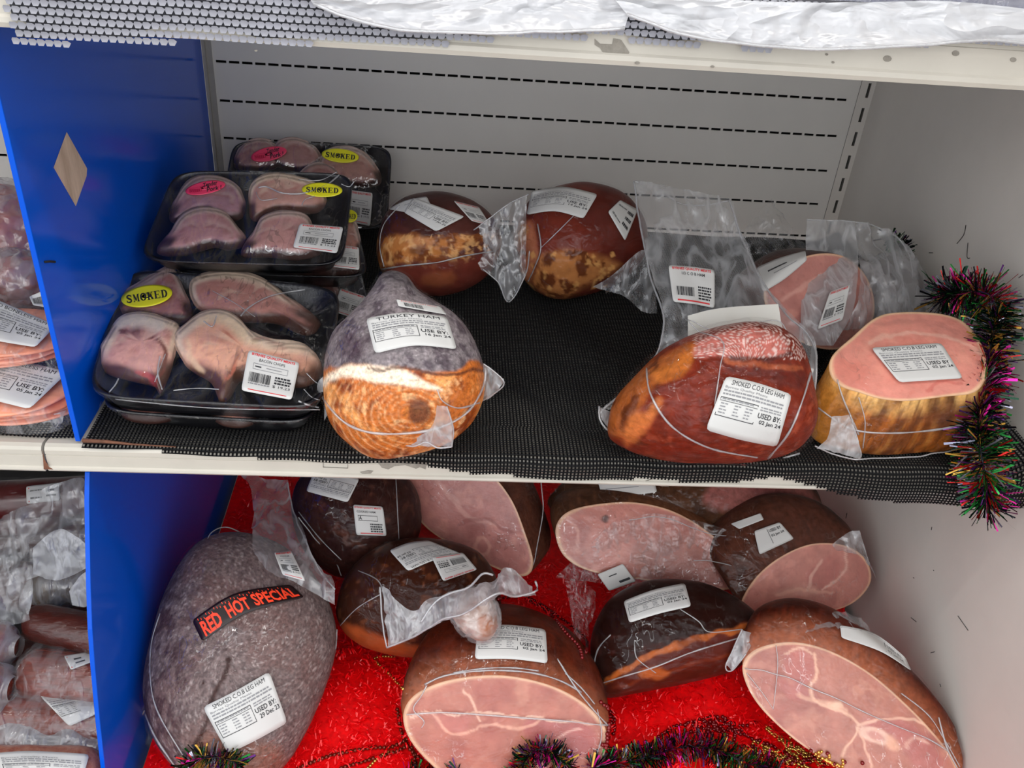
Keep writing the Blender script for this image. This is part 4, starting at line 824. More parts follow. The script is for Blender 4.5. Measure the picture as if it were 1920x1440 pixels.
# right front ham, cut side up
def p6(P):
    m = 1.; P.mix(ss(.5, .62, fbm(P.V, 40, 4, 4))*.8, (98, 52, 26)); d = np.abs(np.sin((P.W[:, 0]*.9+P.W[:, 1]*1.3)/9.))*np.abs(np.sin((P.W[:, 0]*.8-P.W[:, 1]*1.5)/9.)); P.mix((1-ss(.05, .30, d))*.6, (84, 44, 22)); P.mix(ss(.6, .9, d)*.35, (206, 140, 70))
    P.mix(ss(1600, 1540, P.X[:, 0])*.5 if False else (1-ss(1540, 1640, P.X[:, 0]))*.6, (206, 134, 52)); P.fill([(1690, 790), (1780, 760), (1830, 760), (1830, 830), (1760, 800)], (84, 52, 40), 12, .6)
T, tr = cut_thing('ham lying cut side up, pink top and netted amber side, beside tinsel', [(1556, 700), (1560, 668), (1598, 632), (1640, 597), (1682, 586), (1760, 588), (1810, 606), (1842, 650), (1850, 700), (1828, 735), (1770, 744), (1700, 752), (1650, 748), (1610, 736), (1575, 724)], onZ(1690, 690, .092), nrm(70, -4),
    [((0, -.002, -.012), 1.03, 1.02), ((0, -.004, -.035), 1.10, 1.06), ((0, 0, -.065), 1.08, 1.04), ((0, 0, -.085), .96, .92), ((0, 0, -.09), .6, .6), ((0, 0, -.091), .1, .1)], SHL,
    face_paint((226, 146, 130), fat=(238, 200, 160), mott=(212, 116, 100), pale=(238, 166, 142), k=.35, fw=.07, lines=[([(1630, 640), (1700, 625), (1780, 632), (1840, 660)], 3, (244, 196, 176), .5), ([(1640, 610), (1720, 604), (1800, 620)], 4, (200, 128, 116), .5), ([(1740, 735), (1760, 720), (1800, 722)], 3, (196, 90, 80), .5)]),
    skin_paint((150, 82, 32), (96, 50, 22), extra=p6, edgec=(230, 180, 110)), seed=23, N=220, wr=.002)
sticker(T, [(1633, 652), (1765, 643)], [(1686, 717), (1806, 709)], lab_info('SMOKED C.O.B LEG HAM', 'USED BY', '02 Jan 24', 10), tr, .005)
seam(T, [(1528, 760), (1570, 790), (1610, 808), (1680, 812), (1760, 805), (1830, 790)], tr, .0011); seam(T, [(1610, 745), (1622, 790), (1618, 840)], tr, .0007); seam(T, [(1570, 712), (1580, 745), (1595, 780), (1610, 815)], tr, .0009)
sheet(T, [(1560, 780, -.002), (1550, 820, -.003), (1530, 838, -.003)], [(1590, 775, -.004), (1608, 820, -.008), (1612, 858, -.010)], F_MILK, 24, 20, .003, 60, 3, 'bag_tail', reg=False); edge(T, [(1528, 836, -.003), (1560, 850, -.005), (1612, 860, -.010), (1606, 820, -.008), (1592, 778, -.004)], .0009)
edge(T, [(1612, 860, .004), (1680, 858, .006), (1760, 850, .01), (1820, 836, .02)], .0008)

# ================================================================== MIDDLE SHELF: the bay at the left
M_SLICE = prin('sliced_ham', (236, 150, 118), .35, var=.2, vscale=50, coat=.4)
M_SLICED = prin('sliced_ham_edge', (222, 128, 92), .35, var=.25, vscale=90, coat=.4)
def slice_pack(label, cx, cy, z, rx, ry, nsl, quad, seed):
    c0 = onZ(cx, cy, z); T = thing('sliced_ham_pack', c0, label, 'sliced ham', 'sliced ham packs in the left bay'); tr = []
    for k in range(nsl):
        a = np.linspace(0, 2*math.pi, 72, endpoint=False); th = .0034; zz = z+k*th*1.25
        R0 = np.stack([rx*(1-.02*k+.03*np.sin(3*a+seed+k)), ry*(1-.02*k+.03*np.cos(2*a+seed*2+k))], 1)
        V = []
        for s, h in ((.3, 0), (.97, 0), (1, th*.3), (1, th*.7), (.97, th), (.7, th), (.3, th+.0005)):
            V += [(c0[0]+R0[i, 0]*s*math.cos(a[i])+.004*math.sin(k*2+seed), c0[1]+R0[i, 1]*s*math.sin(a[i])-.003*k, zz+h+.0016*math.sin(3*a[i]+k*1.7+seed)*s) for i in range(72)]
        F = gridF(7, 72, True).tolist()+[tuple(range(72))[::-1], tuple(6*72+i for i in range(72))]
        mesh('slice', V, F, [M_SLICE, M_SLICED][k % 2], T); tr.append(surf(V, F))
    n = nrm(90); top = z+nsl*.0034*1.25; V = []
    a = np.linspace(0, 2*math.pi, 80, endpoint=False)
    for s, h in ((1.14, -.2), (1.12, .05), (1.05, .5), (1.01, .95), (.9, 1.12), (.5, 1.16), (.05, 1.16)):
        V += [(c0[0]+(rx*s+.004*math.sin(7*t+seed))*math.cos(t), c0[1]+(ry*s+.004*math.sin(5*t))*math.sin(t)-.006, z+(top-z)*h+.001*math.sin(9*t)) for t in a]
    V = np.array(V); V = V+(np.stack([fbm(V, 40, 1), fbm(V, 40, 2), fbm(V, 40, 3)], 1)-.5)*.004; F = gridF(7, 80, True); tr.append(surf(V, F)); mesh('bag', V, F, F_CLEAR, T)
    sticker(T, quad[:2], quad[2:], lab_info('SLICED BONELESS HAM', 'USE BY:', '05 Jan 24', seed), tr, .003)
    return T, tr
slice_pack('lower pack of sliced ham dated 05 Jan 24 by the blue divider edge', 25, 745, .006, .078, .05, 5, [(-52, 655), (128, 697), (-75, 735), (55, 767)], 2)
T, tr = slice_pack('upper pack of sliced ham dated 05 Jan 24 with a second barcode label', 22, 640, .036, .074, .058, 5, [(-45, 545), (105, 610), (-75, 628), (66, 651)], 5)
sticker(T, [(55, 556), (92, 540)], [(62, 572), (98, 578)], bars(.1, .3, .8, .5, 5), tr, .003)
sheet(T, [(-40, 770, .045), (0, 780, .04), (60, 785, .04), (120, 770, .04)], [(-40, 800, .03), (0, 805, .03), (60, 812, .03), (110, 812, .03)], F_MILK, 30, 10, .003, 50, 7, 'bag_hem', reg=False); edge(T, [(0, 806, .029), (50, 814, .029), (90, 815, .029), (112, 790, .03)], .0008)
M_PKM = prin('pink_bagged_meat', (170, 92, 84), .35, var=.5, vscale=28, coat=.7, bump=.002, bscale=40)
for k, (pts, a, lb) in enumerate((((( -60, 470), (-40, 380), (20, 350), (62, 380), (78, 430), (76, 480), (20, 500)), onZ(10, 430, .085), 'crumpled clear bag of dark pink meat at the back of the left bay, upper one'),
     (((-70, 560), (-50, 510), (20, 490), (80, 500), (100, 545), (60, 565), (-10, 570)), onZ(20, 520, .05), 'crumpled clear bag of pink meat behind the sliced ham packs'),)):
    V, F = inflate(pts, a, nrm(50), .04, .05, floor=.004, N=90, La=22, disp=.008, dsc=30, seed=k+4)
    T = ham_thing(V, lb, 'meat', 'bagged_meat', 'bags of pink meat in the left bay'); mesh('meat', V, F, M_PKM, T); shell('bag', V, quads(F, V), F_BAG, T, .004, .007, 45, k)
sheet(T, [(-60, 300, .45), (0, 330, .42), (40, 320, .42), (60, 370, .38)], [(-60, 440, .3), (0, 450, .3), (40, 450, .3), (95, 460, .3)], F_CLEAR, 30, 24, .01, 30, 7, 'loose_bag', reg=False)

# ================================================================== LOWER DECK: red shreds
def deckz(x, y):
    P = np.stack([np.asarray(x, float), np.asarray(y, float), np.zeros_like(np.asarray(x, float))], -1)
    return FLOOR+.006+.014*fbm(P, 5, 3, 2)+.018*np.exp(-((P[..., 0]-.24)**2+(P[..., 1]-.06)**2)/.006)+.030*np.exp(-((P[..., 0]-.74)**2+(P[..., 1]-.10)**2)/.005)+.012*np.exp(-((P[..., 0]-.60)**2+(P[..., 1]-.03)**2)/.01)
gx, gy = np.meshgrid(np.linspace(.012, .99, 160), np.linspace(-.26, .58, 120)); gz = deckz(gx, gy)
V = np.stack([gx.ravel(), gy.ravel(), gz.ravel()], 1); F = gridF(120, 160); M_RED = prin('red_shred_base', (240, 4, 10), .5, var=.25, vscale=120, spec=.2)
RD = surf(V, F); RT_ = thing('shredded_decoration', (.5, .1, FLOOR), 'bright red shredded filler spread over the lower deck under the hams', 'filler')
mesh('shred_bed', V, F, M_RED, RT_)
SV = []; SF = []; k0 = 0
for i in range(15000):
    x = rnd.uniform(.02, .98); y = -.24+(rnd.random()**1.2)*.75
    if y > .3 and rnd.random() < .6: continue
    z = float(deckz(x, y))+rnd.uniform(.0, .006); a = rnd.uniform(0, 6.283); l = rnd.uniform(.006, .018); w = rnd.uniform(.0005, .0011); cu = rnd.uniform(-1.2, 1.2); ti = rnd.uniform(-.4, .5)
    for s in range(4):
        t = s/3; b = a+cu*t; px_, py_ = x+l*t*math.cos(b), y+l*t*math.sin(b); pz = z+l*ti*t+.003*math.sin(t*3.1)
        SV += [(px_-w*math.sin(b), py_+w*math.cos(b), pz), (px_+w*math.sin(b), py_-w*math.cos(b), pz+w*rnd.uniform(-.8, .8))]
    SF += [(k0+2*s, k0+2*s+1, k0+2*s+3, k0+2*s+2) for s in range(3)]; k0 += 8
mesh('red_shreds', SV, SF, prin('red_foil_shred', (255, 8, 18), .3, coat=.3, spec=.4), RT_, kind='stuff', sm=False)

# ================================================================== LOWER DECK: hams
FL = FLOOR+.017
def p_l1(V):
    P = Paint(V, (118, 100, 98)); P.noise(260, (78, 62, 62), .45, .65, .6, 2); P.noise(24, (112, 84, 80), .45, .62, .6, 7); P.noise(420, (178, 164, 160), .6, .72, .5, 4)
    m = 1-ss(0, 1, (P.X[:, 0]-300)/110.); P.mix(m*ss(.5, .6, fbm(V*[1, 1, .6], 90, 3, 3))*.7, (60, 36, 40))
    P.fill([(380, 1380), (450, 1390), (520, 1400), (540, 1480), (340, 1480)], (130, 84, 66), 14, .6)
    P.line([(433, 1238), (425, 1262), (405, 1300), (390, 1340), (380, 1372), (368, 1400)], 4, (52, 24, 18), .9); P.line([(262, 1290), (290, 1380), (330, 1430)], 4, (64, 34, 26), .7)
    for q in ((432, 1235, 4), (380, 1282, 3)): P.fill([(q[0]-q[2], q[1]), (q[0], q[1]-q[2]), (q[0]+q[2], q[1]), (q[0], q[1]+q[2])], (44, 20, 16), 2)
    return P
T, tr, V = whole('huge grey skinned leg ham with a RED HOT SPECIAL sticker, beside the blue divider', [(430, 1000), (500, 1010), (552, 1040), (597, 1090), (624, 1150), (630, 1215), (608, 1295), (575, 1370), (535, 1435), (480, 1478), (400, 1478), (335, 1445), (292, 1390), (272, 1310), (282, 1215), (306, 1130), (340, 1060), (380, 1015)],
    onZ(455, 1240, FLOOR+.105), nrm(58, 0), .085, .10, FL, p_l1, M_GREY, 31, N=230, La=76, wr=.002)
sticker(T, [(360, 1163), (440, 1113), (545, 1096)], [(379, 1203), (462, 1150), (571, 1120)], [T_('RED', .05, .26, .20, .66, M_ORG, .035), T_('HOT', .32, .26, .22, .62, M_ORG, .035), T_('SPECIAL', .58, .22, .40, .62, M_ORG, .03)]+[Q_(.05+.03*k, .08+.05*(k % 3), .006, .09, M_ORG) for k in range(30)], tr, .004, M_BLK, 'special_sticker', nu=30, label='black sticker with orange letters RED HOT SPECIAL')
sticker(T, [(380, 1326), (440, 1296), (505, 1259)], [(428, 1413), (480, 1388), (539, 1355)], lab_info('SMOKED C.O.B LEG HAM', 'USED BY:', '29 Dec 23', 12), tr, .005)
seam(T, [(272, 1220), (262, 1290), (285, 1370), (330, 1440)], tr, .0012); seam(T, [(300, 1150), (282, 1220), (290, 1320), (345, 1420)], tr, .0008); seam(T, [(540, 1440), (600, 1340), (626, 1240), (632, 1180)], tr, .001)
_, bt = sheet(T, [(450, 896, .25), (470, 925, .22), (475, 965, .18), (470, 1000, .12), (470, 1030, .085), (480, 1060, .06)], [(540, 905, .25), (550, 960, .20), (575, 1020, .12), (600, 1070, .085), (625, 1100, .06), (628, 1130, .05)], F_BAG, 50, 40, .008, 26, 21, 'loose_bag')
edge(T, [(540, 905, .248), (550, 960, .198), (575, 1020, .118), (600, 1070, .083), (628, 1105, .058)], .0011); edge(T, [(380, 1040, .12), (395, 1000, .15), (425, 988, .17), (450, 1000, .17)], .0008)
sticker(T, [(514, 1036), (546, 1032)], [(530, 1078), (573, 1090)], lab_price('WHOLE LEG HAM', 14), [bt], .003)
sheet(T, [(255, 1380, .0), (265, 1330, .0), (285, 1300, .0)], [(300, 1450, -.03), (330, 1440, -.03), (350, 1420, -.02)], F_CLEAR, 20, 20, .006, 50, 4, 'bag_corner', reg=False); edge(T, [(262, 1450, -.02), (250, 1400, -.01), (262, 1350, .0), (285, 1310, .01)], .001)
# dark ham at the back, left
SKD = skin_paint((84, 46, 38), (50, 28, 26))
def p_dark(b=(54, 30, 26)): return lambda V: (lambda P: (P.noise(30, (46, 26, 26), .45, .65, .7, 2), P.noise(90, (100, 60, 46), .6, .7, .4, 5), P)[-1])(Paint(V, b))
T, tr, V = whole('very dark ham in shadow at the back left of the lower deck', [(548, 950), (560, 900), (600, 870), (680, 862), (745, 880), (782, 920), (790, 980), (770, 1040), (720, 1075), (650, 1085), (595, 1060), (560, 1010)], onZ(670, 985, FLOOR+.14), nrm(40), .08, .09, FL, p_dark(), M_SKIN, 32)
sticker(T, [(652, 942), (574, 921)], [(674, 898), (592, 876)], lab_info('', 'USED BY', '02 Jan 24', 15), tr)
sticker(T, [(662, 946), (718, 950)], [(668, 1003), (725, 1005)], [T_('BYRNES QUALITY MEATS', .04, .05, .88, .07, M_INKR, .02), T_('COOKED HAM', .10, .18, .62, .07, M_INK, .01)]+frame(.12, .34, .65, .18, .01)+[T_('A', .15, .36, .10, .13, M_INK, .03)]+fine(.5, .6, .4, 4, .08, .05, 3, M_INK)+[Q_(.15, .92, .75, .03, M_INKR)], tr)
seam(T, [(742, 890), (745, 950), (748, 1010)], tr, .0006); seam(T, [(560, 960), (600, 1010), (640, 1050)], tr, .0008)
for e_ in ([(560, 970, .2), (590, 1010, .19), (625, 1045, .18), (640, 1080, .17)],): edge(T, e_, .0008)
# pink cut ham leaning at the back centre-left
T, tr = cut_thing('cut ham on edge, round pink face, behind the ham with the knuckle', [(763, 905), (785, 870), (850, 858), (915, 885), (958, 935), (985, 1000), (1000, 1055), (985, 1080), (940, 1070), (860, 1030), (800, 990), (772, 950)], onZ(880, 965, FLOOR+.16), nrm(28, -22),
    [((.012, .03, -.005), 1.05, 1.03), ((.03, .07, -.015), 1.03, 1.0), ((.04, .11, -.03), .8, .8), ((.045, .13, -.035), .3, .3), ((.045, .131, -.035), .05, .05)], FL,
    face_paint((190, 126, 118), mott=(160, 94, 88), lines=[([(820, 900), (850, 940), (880, 970), (930, 985)], 4, (214, 160, 148), .6), ([(900, 1010), (890, 1030), (905, 1040), (920, 1025), (905, 1008)], 3, (214, 156, 140), .7), ([(860, 980), (910, 975), (960, 1000)], 3, (150, 84, 80), .6)], fills=[([(870, 985), (900, 980), (910, 1000), (880, 1005)], (140, 80, 76), 6, .5)]), skin_paint((96, 56, 42), (50, 30, 26)), seed=33)
edge(T, [(1015, 900, .2), (1018, 950, .2), (1010, 1010, .19), (1000, 1060, .18)], .0008)
# ham with knuckle in the crinkled bag
def p_l4(V):
    P = Paint(V, (56, 26, 16)); P.noise(22, (58, 32, 24), .45, .65, .6, 2); P.fill([(640, 1170), (700, 1190), (780, 1212), (860, 1212), (860, 1240), (700, 1240), (640, 1210)], (160, 76, 38), 8, .9); P.noise(120, (130, 74, 46), .58, .7, .4, 5); return P
T, tr, V = whole('dark leg ham with crinkled bag end and knuckle pointing forward', [(632, 1130), (652, 1075), (700, 1030), (765, 1010), (840, 1013), (900, 1038), (932, 1090), (938, 1150), (905, 1198), (855, 1216), (790, 1232), (715, 1224), (660, 1200), (634, 1165)], onZ(790, 1120, FLOOR+.125), nrm(48), .07, .085, FL, p_l4, M_SMOOTH, 34)
def p_kn(V):
    P = Paint(V, (150, 100, 72)); P.noise(50, (220, 200, 190), .45, .6, .8, 2); P.noise(70, (120, 70, 46), .5, .65, .5, 5); P.fill([(898, 1165), (915, 1158), (925, 1180), (905, 1192)], (176, 106, 62), 6); return P
T4_, tr4_ = T, tr
sticker(T, [(865, 1038), (815, 1050), (765, 1071)], [(803, 1013), (765, 1018), (730, 1032)], lab_info('SMOKED C.O.B LEG HAM', 'USED BY:', '02 Jan 24', 16), tr)
sticker(T, [(895, 1068), (831, 1090)], [(868, 1036), (809, 1044)], lab_price('', 17), tr, .006)
# front centre: pink cut face
T, tr = cut_thing('front centre ham with a broad pink cut face, label on brown rind', [(756, 1345), (772, 1308), (818, 1282), (885, 1268), (960, 1268), (1040, 1288), (1102, 1324), (1136, 1368), (1134, 1412), (1110, 1455), (1058, 1495), (960, 1512), (880, 1488), (820, 1444), (772, 1392)], onZ(945, 1385, FLOOR+.085), nrm(30, 3),
    [((.0, .02, .012), 1.03, 1.02), ((.004, .06, .018), .98, .98), ((.008, .11, .012), .84, .86), ((.014, .155, -.005), .58, .62), ((.016, .175, -.02), .30, .34), ((.016, .178, -.022), .05, .05)], FL,
    face_paint((182, 112, 96), mott=(158, 84, 76), pale=(206, 144, 122), fw=.06, k=.55,
      fills=[([(1000, 1345), (1060, 1350), (1110, 1365), (1120, 1400), (1080, 1420), (1020, 1400), (985, 1372)], (176, 98, 96), 7, .75), ([(810, 1340), (850, 1338), (880, 1345), (870, 1372), (840, 1370), (815, 1360)], (190, 112, 104), 6, .6), ([(1050, 1385), (1085, 1378), (1110, 1400), (1080, 1415)], (150, 84, 84), 8, .5)],
      lines=[([(775, 1340), (850, 1338), (900, 1340), (980, 1345), (1060, 1350), (1110, 1356)], 2.2, (244, 206, 184), .8), ([(870, 1290), (885, 1310), (895, 1340), (905, 1355)], 2.5, (238, 190, 166), .7), ([(812, 1345), (830, 1365), (860, 1375), (920, 1362), (980, 1365), (1020, 1345)], 2.5, (236, 180, 156), .6), ([(1040, 1385), (1060, 1372), (1090, 1368)], 2, (232, 184, 170), .7)]),
    skin_paint((88, 32, 17), (62, 24, 16), sc=40, edgec=(150, 84, 56)), seed=35, N=240, wr=.0018)
sticker(T, [(896, 1172), (960, 1172), (1023, 1180)], [(890, 1236), (960, 1236), (1027, 1244)], lab_info('SMOKED C.O.B LEG HAM', 'USED BY:', '02 Jan 24', 18), tr, .005)
seam(T, [(762, 1340), (830, 1336), (900, 1340), (980, 1346), (1060, 1352), (1112, 1358), (1140, 1360)], tr, .0010); seam(T, [(1045, 1235), (1080, 1290), (1112, 1330), (1140, 1360)], tr, .0010); seam(T, [(800, 1285), (790, 1305), (775, 1330), (795, 1352), (790, 1365)], tr, .0008); seam(T, [(1120, 1330), (1128, 1380), (1110, 1430), (1070, 1480)], tr, .0008)
hk_ = hit(892, 1185)
KV_, KF_ = inflate([(845, 1140), (875, 1112), (908, 1108), (930, 1140), (934, 1172), (922, 1196), (898, 1202), (875, 1190), (855, 1168)], hk_-ray(892, 1160)*.022, nrm(35), .026, .07, N=100, La=26, seed=8)
Pk = p_kn(KV_); mesh('knuckle', KV_, KF_, M_SMOOTH, T4_, col=Pk.C, label='pale bony knuckle end'); kt = surf(KV_, KF_); shell('knuckle_bag', KV_, quads(KF_, KV_), F_BAG, T4_, .002, .003, 80, 3)
yk = float(hk_[1])-.012
sheet(T4_, [(712, 1100, yk+.03), (735, 1120, yk+.015), (775, 1145, yk+.005), (805, 1118, yk+.01), (850, 1108, yk+.01), (885, 1098, yk+.01), (920, 1082, yk+.012), (950, 1062, yk+.02), (1004, 1093, yk+.02)], [(724, 1215, yk-.012), (760, 1200, yk-.014), (800, 1180, yk-.018), (830, 1160, yk-.022), (870, 1150, yk-.026), (900, 1130, yk-.028), (935, 1112, yk-.02), (965, 1118, yk-.01), (1005, 1108, yk+.0)], F_MILK, 80, 22, .005, 55, 6, 'crinkled_bag_end', reg=False, fold=.5)
edge(T4_, [(724, 1215, yk-.013), (760, 1200, yk-.015), (800, 1180, yk-.019), (830, 1160, yk-.023), (870, 1150, yk-.027), (900, 1130, yk-.029), (935, 1112, yk-.021), (965, 1118, yk-.011), (1005, 1108, yk-.001), (1003, 1090, yk+.0)], .0014); edge(T4_, [(712, 1100, yk+.028), (716, 1160, yk+.005), (724, 1215, yk-.013)], .001)
edge(T4_, [(790, 1165, yk-.02), (815, 1130, yk-.005), (845, 1112, yk+.0), (880, 1100, yk+.0), (905, 1076, yk+.0), (925, 1078, yk)], .0014)
seam(T4_, [(672, 1070), (710, 1090), (722, 1130)], tr4_, .0007); seam(T4_, [(636, 1175), (670, 1140), (712, 1115)], tr4_, .0007)
seam(T, [(796, 1284), (830, 1268), (885, 1259), (940, 1257), (1000, 1262), (1050, 1276), (1090, 1298)], tr, .0011, .0022, 'rim_highlight'); seam(T, [(850, 1262), (900, 1254), (960, 1252), (1010, 1258)], tr, .0009, .0022, 'rim_highlight'); seam(T, [(1060, 1262), (1090, 1290), (1115, 1320)], tr, .0009)  # first two tubes stand in for the highlight above the cut face
# back row, right of centre
def p_l7(V):
    P = Paint(V, (78, 50, 34)); P.noise(30, (50, 32, 24), .45, .65, .6, 2); P.fill([(1318, 935), (1345, 900), (1400, 885), (1470, 890), (1530, 930), (1532, 968), (1440, 968), (1350, 955)], (140, 84, 78), 8); P.fill([(1400, 915), (1440, 905), (1480, 925), (1450, 945)], (110, 58, 58), 8, .7); return P
T, tr, V = whole('long brown ham at the very back of the lower deck, mostly hidden', [(1030, 950), (1045, 915), (1090, 885), (1180, 872), (1300, 868), (1420, 874), (1510, 900), (1540, 945), (1535, 985), (1420, 1000), (1250, 1000), (1100, 990)], onZ(1290, 935, FLOOR+.16), nrm(42), .055, .06, FL, p_l7, M_SKIN, 36)
sticker(T, [(1120, 900), (1225, 895)], [(1130, 935), (1232, 923)], [Q_(.1, .5, .6, .04, M_INKG)], tr, .004, dflt=1.25)
T, tr = cut_thing('half ham with long oval pink face under a crackly clear bag', [(1042, 1005), (1048, 975), (1075, 955), (1130, 944), (1190, 942), (1255, 956), (1315, 988), (1370, 1035), (1405, 1080), (1385, 1102), (1310, 1106), (1210, 1088), (1110, 1072), (1060, 1045)], onZ(1210, 1025, FLOOR+.15), nrm(42, 0),
    [((.0, .03, .0), 1.03, 1.04), ((.0, .07, -.02), .98, 1.0), ((.0, .10, -.05), .8, .8), ((.0, .115, -.06), .1, .1)], FL,
    face_paint((196, 128, 116), mott=(160, 94, 86), fills=[([(1060, 990), (1090, 975), (1105, 1000), (1090, 1030), (1065, 1020)], (160, 92, 86), 8, .6), ([(1130, 965), (1142, 964), (1140, 980), (1130, 978)], (66, 34, 30), 3, .9), ([(1190, 1020), (1290, 1010), (1370, 1070), (1300, 1095), (1200, 1080)], (140, 84, 74), 14, .6)], lines=[([(1070, 985), (1085, 1000), (1080, 1030)], 3, (216, 162, 148), .6)]), skin_paint((104, 66, 44), (60, 38, 28)), seed=37)
ym = .16
sheet(T, [(1150, 985, .21), (1220, 965, .22), (1300, 975, .22), (1370, 995, .21), (1424, 1000, .21)], [(1040, 1085, .18), (1130, 1095, .17), (1230, 1110, .16), (1330, 1120, .16), (1420, 1075, .17)], F_CLEAR, 60, 40, .007, 60, 5, 'loose_bag', reg=False, fold=.4)
edge(T, [(1424, 1000, .209), (1422, 1040, .19), (1420, 1075, .169)], .0010); edge(T, [(1180, 975, .209), (1240, 970, .212), (1300, 990, .208), (1350, 1005, .204), (1424, 1002, .208)], .0007); edge(T, [(1300, 1050, .17), (1350, 1055, .17), (1400, 1072, .168), (1420, 1075, .169)], .0007)
sticker(T, [(1120, 1077), (1168, 1057)], [(1142, 1108), (1192, 1090)], [Q_(.3, .3, .3, .05, M_INK), Q_(.5, .7, .4, .12, M_INK)], tr, .012, dflt=1.1)
# right back: pink face
T, tr = cut_thing('ham with tilted pink face against the right wall, second row of the lower deck', [(1388, 1135), (1415, 1085), (1462, 1045), (1522, 1020), (1585, 1023), (1624, 1050), (1632, 1092), (1600, 1130), (1545, 1150), (1465, 1168), (1405, 1162)], onZ(1512, 1095, FLOOR+.13), nrm(30, 8),
    [((-.012, .02, .022), 1.02, 1.02), ((-.035, .06, .035), .98, .98), ((-.05, .10, .02), .8, .8), ((-.055, .13, -.0), .4, .4), ((-.055, .135, -.0), .05, .05)], FL,
    face_paint((196, 130, 118), mott=(166, 100, 92), fw=.05, fills=[([(1450, 1115), (1490, 1100), (1530, 1098), (1525, 1112), (1480, 1122)], (214, 158, 142), 6, .6), ([(1515, 1085), (1535, 1050), (1575, 1045), (1570, 1080), (1540, 1100)], (176, 104, 98), 7, .6)],
       lines=[([(1510, 1105), (1525, 1080), (1540, 1045)], 2.5, (226, 176, 160), .7), ([(1585, 1030), (1588, 1060), (1570, 1085), (1540, 1102)], 2, (232, 186, 170), .7), ([(1455, 1118), (1500, 1105), (1560, 1110)], 3, (226, 170, 150), .6)]), skin_paint((84, 48, 36), (50, 30, 26)), seed=38, skin=M_SKIN)
sticker(T, [(1414, 996), (1462, 979)], [(1424, 1040), (1489, 1010)], [Q_(.45, .1, .015, .7), T_('USED BY', .5, .15, .42, .14, M_INK, .02), T_('02 Jan 24', .5, .4, .42, .14, M_INK, .02)], tr)
sticker(T, [(1370, 982), (1426, 962)], [(1386, 992), (1432, 974)], [], tr, .004, M_PAPER, dflt=1.15)
sheet(T, [(1560, 1020, .10), (1590, 1000, .11), (1612, 995, .11)], [(1575, 1030, .09), (1625, 1045, .09), (1645, 1090, .08)], F_BAG, 20, 14, .004, 60, 3, 'bag_corner', reg=False)
# centre right dark ham
def p_l9(V):
    P = Paint(V, (38, 16, 12)); P.noise(22, (46, 24, 20), .45, .65, .6, 2); P.fill([(1118, 1300), (1150, 1262), (1200, 1232), (1270, 1205), (1350, 1185), (1435, 1172), (1450, 1330), (1110, 1350)], (82, 28, 18), 4)
    P.line([(1135, 1278), (1180, 1248), (1240, 1220), (1310, 1196), (1380, 1180), (1428, 1176)], 5, (176, 92, 40), .85); P.line([(1150, 1290), (1230, 1265), (1320, 1240), (1380, 1225)], 3, (120, 50, 26), .6)
    P.fill([(1200, 1258), (1235, 1252), (1255, 1262), (1230, 1276), (1203, 1272)], (178, 92, 44), 5, .8); P.mix((P.W[:, 1] > 1190)*ss(.5, .62, fbm(V, 60, 4, 4))*.5, (76, 30, 22)); return P
T, tr, V = whole('near black glossy ham with orange strip low on its front, centre right lower deck', [(1108, 1240), (1112, 1180), (1150, 1118), (1220, 1088), (1305, 1090), (1375, 1118), (1425, 1158), (1434, 1188), (1408, 1225), (1370, 1258), (1290, 1280), (1200, 1298), (1135, 1308), (1113, 1285)], onZ(1270, 1195, FLOOR+.11), nrm(48, -3), .07, .08, FL, p_l9, M_SMOOTH, 39, N=200, La=60, disp=.001, wr=.002)
sticker(T, [(1169, 1127), (1225, 1106), (1284, 1093)], [(1180, 1168), (1238, 1150), (1296, 1137)], lab_info('', 'USED BY:', '02 Jan 24', 19), tr)
seam(T, [(1117, 1285), (1170, 1268), (1230, 1250), (1300, 1222), (1390, 1195)], tr, .0010); seam(T, [(1275, 1142), (1310, 1165), (1330, 1185), (1390, 1180)], tr, .0008); seam(T, [(1190, 1210), (1195, 1235), (1230, 1262)], tr, .0006); seam(T, [(1145, 1190), (1120, 1220), (1112, 1270), (1118, 1300)], tr, .0009)
yb = float(V[:, 1].min())
sheet(T, [(1390, 1180, yb+.03), (1375, 1215, yb+.02), (1360, 1245, yb+.01)], [(1418, 1190, yb+.03), (1400, 1225, yb+.01), (1372, 1256, yb+.005)], F_MILK, 20, 12, .003, 60, 3, 'bag_tail', reg=False); edge(T, [(1392, 1180, yb+.029), (1376, 1215, yb+.019), (1360, 1250, yb+.009), (1372, 1257, yb+.005), (1400, 1225, yb+.01)], .0010)
sheet(T, [(1117, 1288, yb+.02), (1190, 1255, yb+.01), (1260, 1232, yb+.01)], [(1120, 1312, yb+.015), (1180, 1290, yb+.005), (1260, 1242, yb+.008)], F_BAG, 24, 10, .002, 60, 3, 'bag_hem', reg=False)
